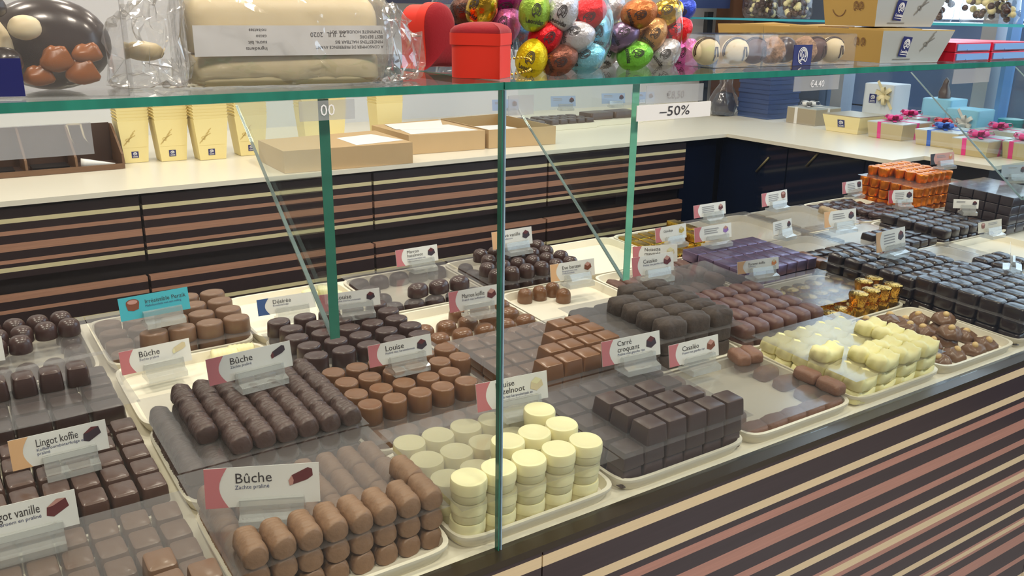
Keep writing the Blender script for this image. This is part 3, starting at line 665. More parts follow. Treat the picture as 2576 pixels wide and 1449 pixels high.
stack('foil_bar', 'gold foil wrapped bar at the back', 'gold foil bars', K['foilgold'], 4, 3, full(7, 4, 0)+[(3, 2, 1), (4, 1, 1), (5, 3, 1), (6, 1, 1), (5, 2, 1)], .018, .024, .0265, .0395, .0175, rj=1.5)
sheet('pale clear sheet right of the gold foil bars', 5, 3, -.03, .2, -.01, .176, .02)

# --- right hand columns
stack('chocolate_block', 'dark block with an eye-shaped top', 'eye-topped dark blocks', K['eyeblock'], 5, 0, rimc(6, 5, 0)+rimc(6, 5, 1)+full(6, 5, 2), .022, .0255, .0312, .0375, .0206, rj=1.5)
sheet('clear sheet between layers of eye-topped blocks', 5, 0, -.004, .2, -.002, .186, .0412)
stack('chocolate_block', 'black pillow block with a slim sheen', 'black pillow blocks', K['pillow'], 5, 1, rimc(6, 5, 0)+rimc(6, 5, 1)+full(6, 5, 2), .02, .021, .0318, .0358, .0184, rj=1)
sheet('clear sheet between layers of black pillow blocks', 5, 1, -.002, .2, .0, .182, .0368)
stack('chocolate_block', 'brown-black block by the copper ones', 'brown-black blocks', K['smalldark'], 5, 2, rimc(6, 5, 0)+[(i, j, 1) for j in range(2) for i in range(1, 6)], .02, .02, .0315, .036, .0142, rj=1)
stack('chocolate_block', 'copper brown block beside the black pillow blocks', 'copper brown blocks', K['brownblk'], 5, 2, [(0, 0, 0), (0, 1, 0)], .02, .02, .033, .034, .018, h0=.0144)
sheet('wide empty sheet behind the copper brown blocks', 5, 2, .0, .198, .07, .186, .0165)
stack('chocolate_slab', 'small black slab behind the centre right card', 'small black slabs', K['smalldark'], 6, 2, rimc(6, 5, 0)+[(i, j, 1) for j in range(3) for i in range(2, 6)], .02, .02, .0318, .036, .0142, rj=2)
sheet('blue-lit clear sheet over small black slabs', 6, 2, .0, .2, .02, .18, .0145)
stack('chocolate_slab', 'brown striped slab at the rim of the far sheet', 'striped slabs', mk(bevbox(.03, .03, .014, .001, 8, 24), 'slab', STRIPEB), 6, 3, rimc(6, 5, 0), .018, .02, .0325, .034, .0145, rj=1)
sheet('clear sheet over striped slabs at the back', 6, 3, -.006, .2, -.002, .176, .0147)
thing('biscuit_stick', 'striped brown and cream biscuit stick on the far sheet', 'biscuit', deckM(6, 3*ROW-.008, HB+.0165) @ T(.165, .06, 0) @ Rz(-5), None, m_log(.075, .02, .018, 7, .08).mesh('stick', STRIPEB, 60))
stack('chocolate_lump', 'flat dark lump on the back sheet', 'flat dark lumps', K['flatlump'], 7, 3, [(i, j, 0) for j in range(6) for i in range(4)]+[(i, j, 1) for j in range(3) for i in range(1, 4)], .028, .02, .0445, .0285, .0122, rj=15)
stack('chocolate_block', 'black domed block in the two-layer pile', 'black domed blocks', K['eyeblock'], 7, 2, rimc(5, 4, 0)+full(5, 4, 1), .028, .022, .034, .041, .0206, rj=2)
stack('chocolate_disc', 'round milk chocolate disc on the tray edge', 'milk chocolate discs', K['disc'], 6, 1, [(0, j, 0) for j in range(4)]+[(1, j, 0) for j in range(2)], .024, .03, .04, .043, .009, rj=30)
sheet('clear sheet beside the milk chocolate discs', 6, 1, .05, .21, -.004, .178, .018)
stack('chocolate_block', 'brown block under the sheet beside discs', 'brown-black blocks', K['smalldark'], 6, 1, [(0, j, 0) for j in range(5)], .07, .02, .03, .035, .0142)
stack('chocolate_block', 'black block above the glossy lumps', 'black edge blocks', K['pillow'], 6, 1, [(0, 0, 0), (1, 0, 0), (2, 0, 0), (0, 1, 0), (1, 1, 0), (2, 1, 0)], .105, .012, .032, .036, .018, h0=.0195)
stack('chocolate_lump', 'glossy black lump at the right edge', 'glossy black lumps', K['glossball'], 6, 0, [(i, j, 0) for j in range(4) for i in range(4)]+[(0, 3, 1), (1, 3, 1), (0, 2, 1)], .03, .028, .042, .042, .0185, jit=.004, rj=180)
stack('chocolate_rock', 'craggy brown chunk below the tall dark stack', 'craggy brown chunks', K['rock'], 7, 2, [(i, j, 0) for j in range(4) for i in range(2)]+[(0, 1, 1), (1, 2, 1)], .205, .012, .028, .028, .012, jit=.003, rj=180)
stack('chocolate_slab', 'black slab in the tall stack at right edge', 'tall stack slabs', K['bigdark'], 8, 2, [(0, j, k) for k in range(4) for j in range(5)]+[(i, 0, k) for k in range(4) for i in range(1, 4)]+[(i, j, 3) for j in range(1, 5) for i in range(1, 4)], .028+.045, .014, .0386, .0312, .0214, rj=.6)
sheet('blue-lit clear sheet on the tall dark stack', 8, 2, .05, .21, -.004, .156, .0858)
tray(8, 3, tr[(8, 3)])
stack('foil_cup', 'orange foil wrapped cup', 'orange foil cups', K['foilorange'], 8, 3, rimc(7, 6, 0)+rimc(7, 6, 1)+full(7, 6, 2)+[(i, j, 3) for i in range(2, 7) for j in range(1, 6)]+[(1, 5, 3), (1, 4, 3)], .02, .018, .0265, .029, .0233, jit=.0008, rj=180)
sheet('clear sheet on the orange foil cups', 8, 3, .002, .196, .0, .176, .0692)

# ------------------------------------------------------------------ price cards
HOLD = {}
def picture(kind, s):
    mb = MB()
    if kind == 'log':
        mb.flat([(-.5, -.28), (.25, -.05), (.5, .12), (.48, .42), (.3, .5), (-.4, .18), (-.55, -.05)]); mb.flat([(-.55, -.05), (-.4, .18), (-.32, -.05), (-.36, -.24), (-.5, -.28)], .0001, 1)
    elif kind == 'ingot':
        mb.flat([(-.5, -.3), (-.2, -.42), (.5, -.05), (.4, .38), (.0, .42), (-.45, .1)]); mb.flat([(-.45, .1), (-.2, .12), (.4, .38), (0, .42)], .0001, 1)
    elif kind == 'oval':
        mb.flat([(.5*math.cos(t), .2+.28*math.sin(t)) for t in [i*TAU/20 for i in range(10)]]+[(-.5, .1), (-.4, -.35), (0, -.45), (.4, -.35), (.5, .1)]); mb.flat([(.38*math.cos(t), .24+.17*math.sin(t)) for t in [i*TAU/18 for i in range(18)]], .0001, 1)
    else:
        mb.flat([(-.45, -.3), (0, -.48), (.48, -.2), (.38, .2), (-.02, .42), (-.38, .14)]); mb.flat([(-.38, .14), (.02, -.05), (.38, .2), (-.02, .42)], .0001, 1)
    mb.v = [(x*s, y*s, z) for x, y, z in mb.v]
    return mb
def card(label, M, w, h, title, desc, band, pic, pk, face=CARDW, titles=.36, tx=.26, illeg=0, px=.84, holder=True, flip=False):
    root = thing('price_card', label, 'price card', M, 'price cards on acrylic stands')
    tilt = Rx(-10)
    cd = part('card', MB().box(0, w, 0, .0006, 0, h).mesh('card', face), root, tilt)
    def on(x, z, o=.0004): return frame((x, -o, z), *FRONT)
    if band is not None:
        pts = [(0, 0), (.2*w, 0)]+[(w*(.2-.075*math.sin(math.pi*t/8)), h*t/8) for t in range(1, 8)]+[(.2*w, h), (0, h)]
        pts = [(w-x, y) for x, y in reversed(pts)] if flip else pts
        part('colour_band', MB().flat(pts).mesh('colour_band', band), cd, on(0, 0))
    if title:
        ls = title.count('\n')
        sz = h*titles
        part('title_text', text_mesh(title, sz, INK, w*((px-.15-tx) if px > tx else .95-tx), ls=.85), cd, on(tx*w, h*(.60 if not ls else .70)))
    if desc:
        part('description_text', text_mesh(desc, h*.14, INKB, w*.52, ls=.9), cd, on(tx*w, h*(.45 if title and '\n' not in title else .3)))
    if illeg:
        mb = MB(); z = h*.74
        for k in range(illeg):
            mb.flat([(tx*w, z), (tx*w+w*random.uniform(.3, .42), z), (tx*w+w*.36, z+h*.06), (tx*w, z+h*.06)]); z -= h*.14
        part('blurred_text', mb.mesh('blurred_text', INKG), cd, on(0, 0))
    if pic:
        pm = {'d': (P_DARK, P_RED), 'r': (P_RED, P_LIGHT), 'b': (P_BROWN, P_LIGHT), 'c': (P_CREAM, C_WHITE), 'g': (P_GOLD, P_CREAM), 'p': (P_PURPLE, P_LIGHT), 'o': (P_ORANGE, P_CREAM)}[pic]
        part('picture', picture(pk, h*.56).mesh('picture', list(pm)), cd, on(w*px, h*.62))
    if holder:
        hw = w*.56; x0 = w*.3
        poly = [(-.018, -.0125), (.012, -.0125), (.012, -.0075), (.0025, -.005), (.0012, .005), (-.0016, .0092), (-.0056, .0092), (-.0085, -.003), (-.018, -.0055)]
        mb = MB().loft([[(x, y, z) for y, z in poly] for x in (x0, x0+hw)], sm=False)
        mb.f = [tuple(reversed(f)) for f in mb.f]
        part('acrylic_stand', mb.mesh('acrylic_stand', ACRYL), root, None, 'clear acrylic stand gripping the card')
    return root
def dcard(label, c, v, h, yaw, w, hh, *a, **k):
    M = DK @ T(c*W, v, h)
    M = T(*M.translation) @ Rz(yaw)
    return card(label, M, w, hh, *a, **k)
PR = 'Zachte praliné'; KA = 'Praliné met karamelsmaak'; RI = 'Praliné met gepofte rijst'
dcard('turquoise card with a milk oval picture, at back left', -0.870, 0.5879, 0.0650, 5, 0.0929, 0.0310, 'Irrésistible Perzik', 'Melkchocolade met een vulling', None, 'b', 'oval', face=CARDT, titles=.26, tx=.36, px=.19)
dcard('pink-banded card with a white log picture on the empty tray', -0.975, 0.4974, 0.0280, 4, 0.0881, 0.0299, 'Bûche', PR, BANDP, 'c', 'log')
dcard('pink-banded card with a dark log picture on the dark logs', -0.686, 0.3054, 0.0805, 5, 0.0997, 0.0304, 'Bûche', PR, BANDP, 'd', 'log')
dcard('peach-banded card with a dark ingot picture at left', -1.688, 0.2635, 0.0560, 1, 0.0868, 0.0303, 'Lingot koffie', 'Koffieroomboterfudge en\npraliné', BANDO, 'd', 'ingot')
dcard('card with a red ingot picture, cut by the left edge', -1.959, 0.1454, 0.0550, -2, 0.0934, 0.0320, 'Lingot vanille', 'Vanilleroom en praliné', BANDO, 'r', 'ingot')
dcard('pink-banded card with a red log picture on the front milk logs', -1.003, 0.1015, 0.0600, -25, 0.1010, 0.0371, 'Bûche', PR, BANDP, 'r', 'log')
dcard('pink-banded card standing on the milk cylinders', 0.276, 0.3036, 0.0600, -1, 0.0867, 0.0274, 'Louise', KA, BANDP, 'd', 'cube')
dcard('pink-banded card behind the left bracket on dark ovals', 0.389, 0.5150, 0.0570, -8, 0.0888, 0.0248, 'Louise', KA, BANDP, 'd', 'cube')
dcard('blue-banded card half hidden at the back', 0.086, 0.6078, 0.0300, -2, 0.0886, 0.0247, 'Désirée', 'Roomboterfudge', BANDB, None, 'cube')
dcard('pink-banded card with black picture above three dark ovals', 1.458, 0.6991, 0.0380, 1, 0.0825, 0.0289, 'Marron\nhazelnoot', 'Hazelnootpraliné met\nhele hazelnoot', BANDP, 'd', 'cube', titles=.27)
dcard('peach-banded card with a dark picture behind the glass joint', 2.258, 0.6434, 0.0620, 1, 0.0867, 0.0310, 'Eve vanille', 'Vanilleroom', BANDO, 'd', 'cube', titles=.3)
dcard('peach-banded card beside four milk domes', 2.396, 0.5055, 0.0400, -3, 0.0902, 0.0289, 'Eve banaan', 'Bananenroom met\nmelkchocolade', BANDO, 'b', 'cube', titles=.3)
dcard('pink-banded card with a red picture on the milk ovals', 1.284, 0.4562, 0.0430, -2, 0.0851, 0.0309, 'Marron koffie', 'Praliné met koffieboon', BANDP, 'r', 'cube', titles=.3, px=.86)
dcard('pink-banded card with a red picture right of the pale green bracket', 2.967, 0.4321, 0.0530, -3, 0.0892, 0.0318, 'Casaléo', RI, BANDP, 'r', 'cube', titles=.3)
dcard('pink-banded card half hidden behind another card by the pale bracket', 3.285, 0.5038, 0.0450, -19, 0.0856, 0.0309, 'Noisette\nmasquée', '', BANDP, 'c', 'cube', titles=.28)
dcard('card with a gold bar picture on the gold foil bars', 3.984, 0.5962, 0.0400, 2, 0.0845, 0.0283, 'Gianduja', '', BANDP, 'g', 'cube', illeg=0, titles=.25)
dcard('card with a purple bar picture on the purple bars', 4.085, 0.5142, 0.0600, -2, 0.0950, 0.0274, '', '', BANDP, 'p', 'cube', illeg=3)
dcard('card with a red picture at the back on a grey sheet', 4.854, 0.6702, 0.0500, 0, 0.0949, 0.0268, '', '', BANDP, 'r', 'cube', illeg=4)
dcard('small pink-banded card with a round brown picture, far back', 5.837, 0.6593, 0.0550, 4, 0.0918, 0.0294, '', '', BANDP, 'b', 'oval', illeg=4)
dcard('narrow turned card with a dark picture on the empty sheet', 5.133, 0.5052, 0.0500, 6, 0.0640, 0.0248, '', '', None, 'd', 'cube', illeg=4, tx=.1)
dcard('peach-banded card with a black cube picture, centre right', 5.834, 0.4918, 0.0500, -5, 0.0939, 0.0320, '', '', BANDO, 'd', 'cube', illeg=3)
dcard('dim pink-banded card with a dark round picture, farthest back', 7.380, 0.6793, 0.0480, 0, 0.0768, 0.0278, '', '', BANDP, 'd', 'oval', illeg=4)
dcard('red-banded card in front of the orange foil pile', 7.443, 0.5629, 0.0500, -19, 0.0660, 0.0299, '', '', BANDR, 'd', 'cube', illeg=4)
dcard('salmon card on top of the orange foil pile', 8.665, 0.6230, 0.1080, -4, 0.0932, 0.0264, '', '', RECESS, 'o', 'cube', illeg=2, face=mat('card_salmon', srgb(206, 150, 136), .5))
dcard('white card between domed blocks and craggy chunks', 7.749, 0.4430, 0.0600, -37, 0.0557, 0.0201, '', '', None, 'd', 'cube', illeg=2, tx=.12)
dcard('cream card with its brown picture on the left side', 7.154, 0.3133, 0.0500, -3, 0.0815, 0.0222, '', '', None, 'b', 'oval', px=.2, tx=.42, illeg=2, face=mat('card_cream', srgb(208, 200, 184), .5))
dcard('peach-banded card with a black picture over pillow blocks', 5.135, 0.2757, 0.0760, 3, 0.0940, 0.0357, '', '', BANDO, 'd', 'cube', illeg=4)
dcard('peach-banded card with an orange picture', 3.794, 0.3528, 0.0550, -8, 0.0898, 0.0212, 'Forever koffie', 'Koffiepraliné', BANDO, 'o', 'cube', titles=.3, px=.88)
dcard('pink-banded card with a dark square picture behind the dark squares', 1.505, 0.1543, 0.0660, -4, 0.0914, 0.0315, 'Carré\ncroquant', RI, BANDP, 'd', 'cube', titles=.3)
dcard('pink-banded card with a brown picture by the brown bars', 2.117, 0.1599, 0.0350, -2, 0.0897, 0.0299, 'Casaléo', RI, BANDP, 'b', 'cube', titles=.32)
dcard('card on the white cylinders crossed by the glass joint', 0.514, 0.1285, 0.0660, -6, 0.0898, 0.0320, 'Louise\nhazelnoot', 'Praliné met karamelsmaak en\ngekarameliseerde hazelnoten', BANDP, 'c', 'cube', titles=.29)
dcard('card cut off at the left edge above the dark blocks', -1.985, 0.5360, 0.0620, -2, 0.0805, 0.0299, '', '', None, 'd', 'cube', illeg=2)
dcard('turned card seen edge-on at the right edge', 5.865, 0.1111, 0.0700, 28, 0.0878, 0.0310, '', '', None, None, 'cube')
dcard('grey card at upper right edge on the dark stack', 8.989, 0.4772, 0.1000, -20, 0.0725, 0.0290, '', '', None, 'd', 'cube', illeg=1, face=mat('card_grey', srgb(170, 178, 190), .5))

# ------------------------------------------------------------------ tags hanging on the front glass
def hang_tag(label, x0, x1, z0, z1, txt, m, ink, size, y=.6095, name='shelf_tag', bold=0, wide=1):
    o = thing(name, label, 'tag', T(x0, y, z0))
    part('plate', MB().box(0, x1-x0, 0, .0008, 0, z1-z0).mesh('plate', m), o)
    if txt: part('lettering', text_mesh(txt, size, ink, (x1-x0)*.9, 'CENTER', bold), o, frame(((x1-x0)/2, -.0004, (z1-z0)*.24), *FRONT) @ Matrix.Diagonal((wide, 1, 1, 1)))
hang_tag('white paper tag reading –50% on the front glass', .5435, .6365, 1.2525, 1.2665, '–50%', PAPER, INK, .0125, wide=1.4)
hang_tag('clear plastic price tag above the discount tag', .5535, .625, 1.2675, 1.2835, '€8,50', TAGFILM, INKG, .0095)
hang_tag('clear plastic price tag reading €4.40 under the truffles', .754, .826, 1.2705, 1.2853, '€4.40', TAGFILM, INKW, .0095)
hang_tag('clear plastic price tag at the far left under the shelf', .0, .093, 1.2585, 1.278, '', TAGFILM, INKW, .012)
hang_tag('faint clear price tag over the left bracket', .2285, .2705, 1.2705, 1.2845, '00', TAGFILM, INKW, .0115)
hang_tag('clear plastic price tag under the red boxes', .405, .43, 1.265, 1.281, '', TAGFILM, INKG, .009)
hang_tag('clear plastic price tag below the red flat boxes', 1.04, 1.12, 1.268, 1.285, '', TAGFILM, INKG, .0095)

# ------------------------------------------------------------------ on the glass shelf
SH = 1.2919
# left: clear box of chocolate shapes
bx_ = thing('clear_box', 'clear plastic gift box of chocolate shapes at far left', 'box', T(.006, .652, SH) @ Rz(-14))
def thinbox(w, d, h, t=.0006):
    mb = MB(); mb.box(0, w, 0, t, 0, h); mb.box(0, w, d-t, d, 0, h); mb.box(0, t, t, d-t, 0, h); mb.box(w-t, w, t, d-t, 0, h); mb.box(t, w-t, t, d-t, h-t, h); mb.box(t, w-t, t, d-t, 0, t)
    return mb.mesh('clear_shell', CLEARBOX)
part('clear_shell', thinbox(.118, .06, .066), bx_)
part('navy_sticker', MB().box(.03, .058, -.0006, 0, .001, .024).mesh('navy_sticker', NAVY), bx_)
def inbox(name, label, mb, m, M, cat='chocolate', sharp=60): thing(name, label, cat, M, None, mb.mesh(name, m, sharp))
BXM = T(.006, .652, SH) @ Rz(-14)
half = MB().loft([ring(.0385*s, .030*s, z, 2, 36) for z, s in ((0, 1), (.004, .99), (.012, .9), (.018, .72), (.021, .45), (.022, .1))])
inbox('chocolate_shell', 'large dark chocolate half shell in the clear box', half, C_BLACK, BXM @ T(.069, .05, .0305) @ Rx(90) @ Ry(180) @ Rx(180))
for k, (x, z, s) in enumerate(((.076, .022, .0105), (.090, .014, .0105), (.094, .026, .008), (.064, .012, .0085))):
    inbox('candied_peel', 'amber candied peel on the dark shell, '+['largest piece', 'lowest right piece', 'upper right piece', 'left piece'][k],
          disp(MB().ball((0, 0, 0), s, 14, 8, 0, (1, .4, .8)), 110, .0045), MANGO, BXM @ T(x, .022, z), 'candied fruit')
inbox('nut_ball', 'cream round nut on the dark shell in the clear box', disp(MB().ball((0, 0, 0), .0088, 18, 10, 0, (1, .8, .9)), 80, .002), C_CREAM, BXM @ T(.061, .014, .042), 'nut')
inbox('chocolate_egg', 'ivory chocolate egg in the left clear box', MB().ball((0, 0, 0), .022, 22, 12, 0, (.9, .5, 1.15)), C_CREAM, BXM @ T(.032, .026, .027))
inbox('nut_ball', 'dark plum nut at the top of the clear box', disp(MB().ball((0, 0, 0), .011, 16, 9, 0, (1.2, .7, .8)), 80, .003), C_BLACK, BXM @ T(.04, .012, .055), 'nut')
inbox('nut_ball', 'dark plum nut low beside the navy sticker', disp(MB().ball((0, 0, 0), .009, 16, 9, 0, (1, .8, 1)), 80, .003), C_BLACK, BXM @ T(.048, .010, .022), 'nut')

# cellophane package of two cream blocks
PK = T(.168, .646, SH) @ Rz(-6)
def rblock(w, d, z0, z1, rt, rb=.004):
    n = 7; rr = [ring(w/2-rb, d/2-rb, z0, n, 48), ring(w/2, d/2, z0+rb, n, 48), ring(w/2, d/2, z1-rt, n, 48)]
    for k in range(1, 7):
        a = k/6*math.pi/2; q = rt*(1-math.cos(a)); rr.append(ring(w/2-q*.95, d/2-q*.95, z1-rt+rt*math.sin(a), n, 48))
    return disp(MB().loft(rr), 40, .0012)
for nm, lb, z0, z1, rt in (('lower', 'lower cream white chocolate block in the crinkled cellophane pack', .0015, .0232, .004), ('upper', 'upper cream white chocolate block with a paper label around it', .0240, .068, .020)):
    ob = thing('chocolate_block', lb, 'chocolate', PK @ T(.069, .03, 0), 'wrapped cream blocks', rblock(.138, .055, z0, z1, rt).mesh('block', C_CREAM, 70))
    if nm == 'upper':
        lab = part('paper_label', MB().box(-.068, .071, -.0305, -.0295, .0225, .0432).mesh('paper_label', PAPER), ob, Rz(1))
        lm = MB()
        FL = Matrix.Rotation(math.pi, 4, 'Z')
        def up(t, x, z, s, w): add_mesh(lm, text_mesh(t, s, INK, w), T(x, z, 0) @ FL)
        up('27  JUL  2020', .040, .0385, .0048, .034)
        for k, t in enumerate(('A CONSOMMER DE PREFERENCE AVANT', 'MINDESTENS HALTBAR BIS', 'BEST BEFORE', 'TENMINSTE HOUDBAAR TOT')): up(t, .069, .029+k*.0036, .0031, .052)
        for k, t in enumerate(('Ingredients', 'sucre, lait', 'cacao', 'noisettes')): up(t, -.018, .0285+k*.0042, .0034, .026)
        part('printed_text', lm.mesh('printed_text', INK), lab, frame((0, -.0307, 0), *FRONT))
def crinkle(rings, s, a, name):
    mb = MB().loft(rings, sm=False)
    mb.warp(lambda p: p+Vector((nz(p, s, a), nz(p+Vector((5, 0, 0)), s, a), nz(p+Vector((0, 5, 0)), s, a)))).warp(lambda p: Vector((p.x, p.y, max(p.z, .0006))))
    return mb.mesh(name, CELLO)
wr = thing('cellophane_wrap', 'crinkled clear cellophane around two cream blocks', 'wrapping', PK)
def xr(x, ry, rz, cy=.03, N=30): return [(x, cy+ry*math.copysign(abs(math.cos(TAU*i/N))**.6, math.cos(TAU*i/N)), rz*(1+math.copysign(abs(math.sin(TAU*i/N))**.6, math.sin(TAU*i/N)))) for i in range(N)]
part('film', crinkle([xr(-.003+.0095*k, .0335, .0372) for k in range(16)], 60, .003, 'film'), wr)
part('gathered_end', crinkle([xr(-.003-.0043*k, .0335-.0012*k+.002*(k % 2), .036-.0014*k+.0015*(k % 2)) for k in range(12)], 85, .010, 'gathered_end'), wr, None, 'gathered crumpled left end of the film')
part('gathered_end', crinkle([xr(.14+.0034*k, .0335-.0021*k+.002*(k % 2), .034-.0016*k+.0012*(k % 2)) for k in range(12)], 85, .009, 'gathered_end'), wr, None, 'gathered crumpled right end of the film')
thing('nut_ball', 'small cream chocolate seen through the crumpled left film', 'chocolate', PK @ T(-.027, .03, .026), None, disp(MB().ball((0, 0, 0), .011, 14, 8, 0, (1.2, .7, .7)), 90, .003).mesh('nut', C_CREAM, 70))

# red heart boxes
def heart(s, N=60):
    pts = []
    for i in range(N):
        t = TAU*i/N
        x = 16*math.sin(t)**3; y = 13*math.cos(t)-5*math.cos(2*t)-2*math.cos(3*t)-math.cos(4*t)
        pts.append((-x*s/32, (y+17)*s/32))
    return pts   # point at the origin, lobes towards +y, counter-clockwise
def heart_box(M, label, s, h, hl):
    o = thing('heart_box', label, 'box', M, 'red heart boxes')
    base = heart(s*.95); lid = heart(s)
    lid = [(x, y-s*.015) for x, y in lid]; base = [(x, y+s*.0) for x, y in base]
    part('base', MB().prism(base, 0, h-hl*.4).mesh('base', RED, 30), o)
    part('lid', MB().prism(lid, h-hl, h).mesh('lid', RED, 30), o)
    cx, cy = 0, s*.55
    rr = [[(cx+(x-cx)*q, cy+(y-cy)*q, h+z) for x, y in lid] for q, z in ((.985, .0001), (.97, .0026), (.85, .0055), (.6, .0078), (.3, .0088), (.1, .009))]
    part('velvet_top', MB().loft(rr).mesh('velvet_top', REDV, 60), o, None, 'dark red velvet padded top')
heart_box(T(.4125, .6345, SH) @ Rz(-6), 'small red heart box lying flat with its lid on', .056, .0365, .0095)
heart_box(frame((.404-.22*.034, .75+.97*.034, SH+.0012), (.97, .22, 0), (0, 0, 1)) @ Rz(-44), 'red heart box standing on its edge beside the cellophane', .068, .034, .012)

# eggs in cellophane bags
EGG = {}
def egg_mesh(name, col):
    if name not in EGG:
        m = mat('foil_'+name, col, .36, metal=.6, bump=.5, bscale=230)
        mb = MB(); rr = []
        for k in range(15):
            t = -math.pi/2+math.pi*k/14; z = math.sin(t); q = max(.02, math.cos(t))*(1-.10*z)
            rr.append([(q*math.cos(TAU*i/24), q*math.sin(TAU*i/24), z*1.27) for i in range(24)])
        mb.loft(rr); mb.v = [tuple(c*.0155 for c in p) for p in mb.v]
        EGG[name] = disp(mb, 130, .0007).mesh('egg', m, 80)
    return EGG[name]
em = MB(); emblem(em, T(0, .1, 0) @ Matrix.Scale(.9, 4), 0, .05); add_mesh(em, text_mesh('Leonidas', .42, INK, 1.5, 'CENTER', .008), T(0, -.72, 0))
def wrap(p):
    a = p.x*.85; z = p.y; q = math.sqrt(max(.02, 1-(z/1.27)**2))*(1-.08*z)*1.03
    return Vector((q*math.sin(a), -q*math.cos(a), z))*.0155
EMB = em.warp(wrap).mesh('printed_emblem', INK)
COLS = dict(green=(120, 196, 70), silver=(206, 206, 212), red=(216, 30, 40), yellow=(226, 196, 20), brown=(140, 84, 66), sky_blue=(120, 200, 226), copper=(184, 110, 60), gold=(220, 160, 50),
            purple=(160, 70, 140), bronze=(196, 146, 90), pink=(226, 110, 190), olive=(150, 186, 70), magenta=(140, 20, 100), rose=(190, 96, 150), blue=(60, 80, 190), teal=(10, 90, 140), dark_brown=(90, 56, 44))
def eray(px, py, Y):
    v = r_*((px-1288)/F_PX)+d_*((py-724.5)/F_PX)+f_; return v*(Y/v.y)+Vector((0, 0, 1.35))
# (picture of the bag, measured): column, row, depth, colour, tilt, what tells it apart
eggs = {'left': [(1176, 26, .80, 'dark_brown', 70, 'upper'), (1213, 20, .775, 'gold', 30, 'upper'), (1270, 2, .78, 'magenta', 80, 'upper'), (1271, 62, .775, 'rose', 20, 'lower'), (1172, 62, .81, 'blue', 60, 'lower'), (1232, 78, .82, 'blue', 20, 'hidden behind the rose one, lower'), (1306, 86, .80, 'teal', 80, 'lower'), (1235, 118, .80, 'purple', 60, 'bottom'), (1180, 118, .82, 'silver', 30, 'bottom')],
        'middle': [(1345, 28, .735, 'olive', 10, 'upper left'), (1415, 28, .725, 'silver', 25, 'tall upper'), (1480, 34, .735, 'red', 60, 'upper right'), (1373, 92, .735, 'red', 45, 'middle left'), (1449, 93, .728, 'silver', 75, 'centre'), (1500, 80, .75, 'sky_blue', 10, 'small upper right'), (1338, 146, .735, 'yellow', 20, 'bottom left'), (1406, 150, .732, 'brown', 70, 'bottom'), (1477, 146, .732, 'sky_blue', 70, 'bottom right'), (1522, 128, .77, 'silver', 20, 'half hidden right')],
        'right': [(1608, 34, .735, 'copper', 70, 'upper left'), (1676, 34, .745, 'gold', 60, 'upper'), (1532, 24, .77, 'silver', 40, 'half hidden upper left'), (1566, 92, .745, 'purple', 60, 'left'), (1640, 88, .742, 'bronze', 40, 'centre'), (1700, 80, .745, 'red', 60, 'right'), (1597, 140, .738, 'green', 80, 'bottom left'), (1672, 136, .738, 'silver', 50, 'bottom middle'), (1724, 138, .765, 'pink', 30, 'bottom right'), (1530, 88, .78, 'gold', 20, 'half hidden left'), (1708, 26, .77, 'blue', 70, 'upper right')]}
for bag, L in eggs.items():
    for px, py, Y, cname, tl, wh in L:
        p = eray(px, py, Y)
        o = thing('foil_egg', f'{cname.replace("_", " ")} foil egg in the {bag} clear bag, {wh} one', 'foil egg', T(*p) @ Rz(-40+random.uniform(-15, 15)) @ Ry(tl) @ Rz(0), 'foil eggs in bags', egg_mesh(cname, srgb(*COLS[cname])))
        part('printed_emblem', EMB, o, Rz(random.uniform(-25, 25)))
def bag(label, cx, cy, rx, ry, h, rot):
    mb = MB(); N = 34; rr = []
    for k in range(12):
        t = k/11; s = (.86+.14*math.sin(math.pi*min(1, t*1.6))) if t < .62 else 1-.35*(t-.62)
        rr.append(ring(rx*s, ry*s*(1 if t < .7 else 1-.8*(t-.7)), h*t+.0006, 3.2, N))
    mb.loft(rr, cap1=False)
    mb.warp(lambda p: p+Vector((nz(p+Vector((cx, 0, 0)), 55, .004), nz(p+Vector((0, 4, cx)), 55, .004), 0)))
    o = thing('cellophane_bag', label, 'bag', T(cx, cy, SH) @ Rz(rot), 'clear bags of foil eggs')
    part('film', mb.mesh('film', BAGFILM), o)
    return o
bag('clear bag of foil eggs behind the red heart boxes', .508, .832, .046, .030, .12, -32)
bag('clear bag of foil eggs in the middle', .555, .742, .050, .028, .12, -35)
bag('clear bag of foil eggs next to the truffle box', .672, .758, .047, .030, .12, -40)
ch = MB()
for i in range(26):
    t = i/25; a = -1.9+4.6*t
    q = Vector((.4525+.021*math.cos(a), .681+.016*math.sin(a), SH+.0012+.014*max(0, math.sin(t*math.pi))**1.0*(.9 if t > .3 else .3)))
    ch.ball(q, .0012, 6, 4)
thing('bead_chain', 'thin gold bead chain beside the flat heart box', 'chain', None, None, ch.mesh('bead_chain', BEAD))
thing('chocolate_piece', 'dark faceted chocolate with a small print behind the bead chain', 'chocolate', T(.452, .698, SH) @ Rz(30), None, m_lathe([(0, .008, .006), (.004, .011, .007), (.013, .011, .007), (.017, .009, .006)], 4, 20).mesh('piece', C_DARK, 40))

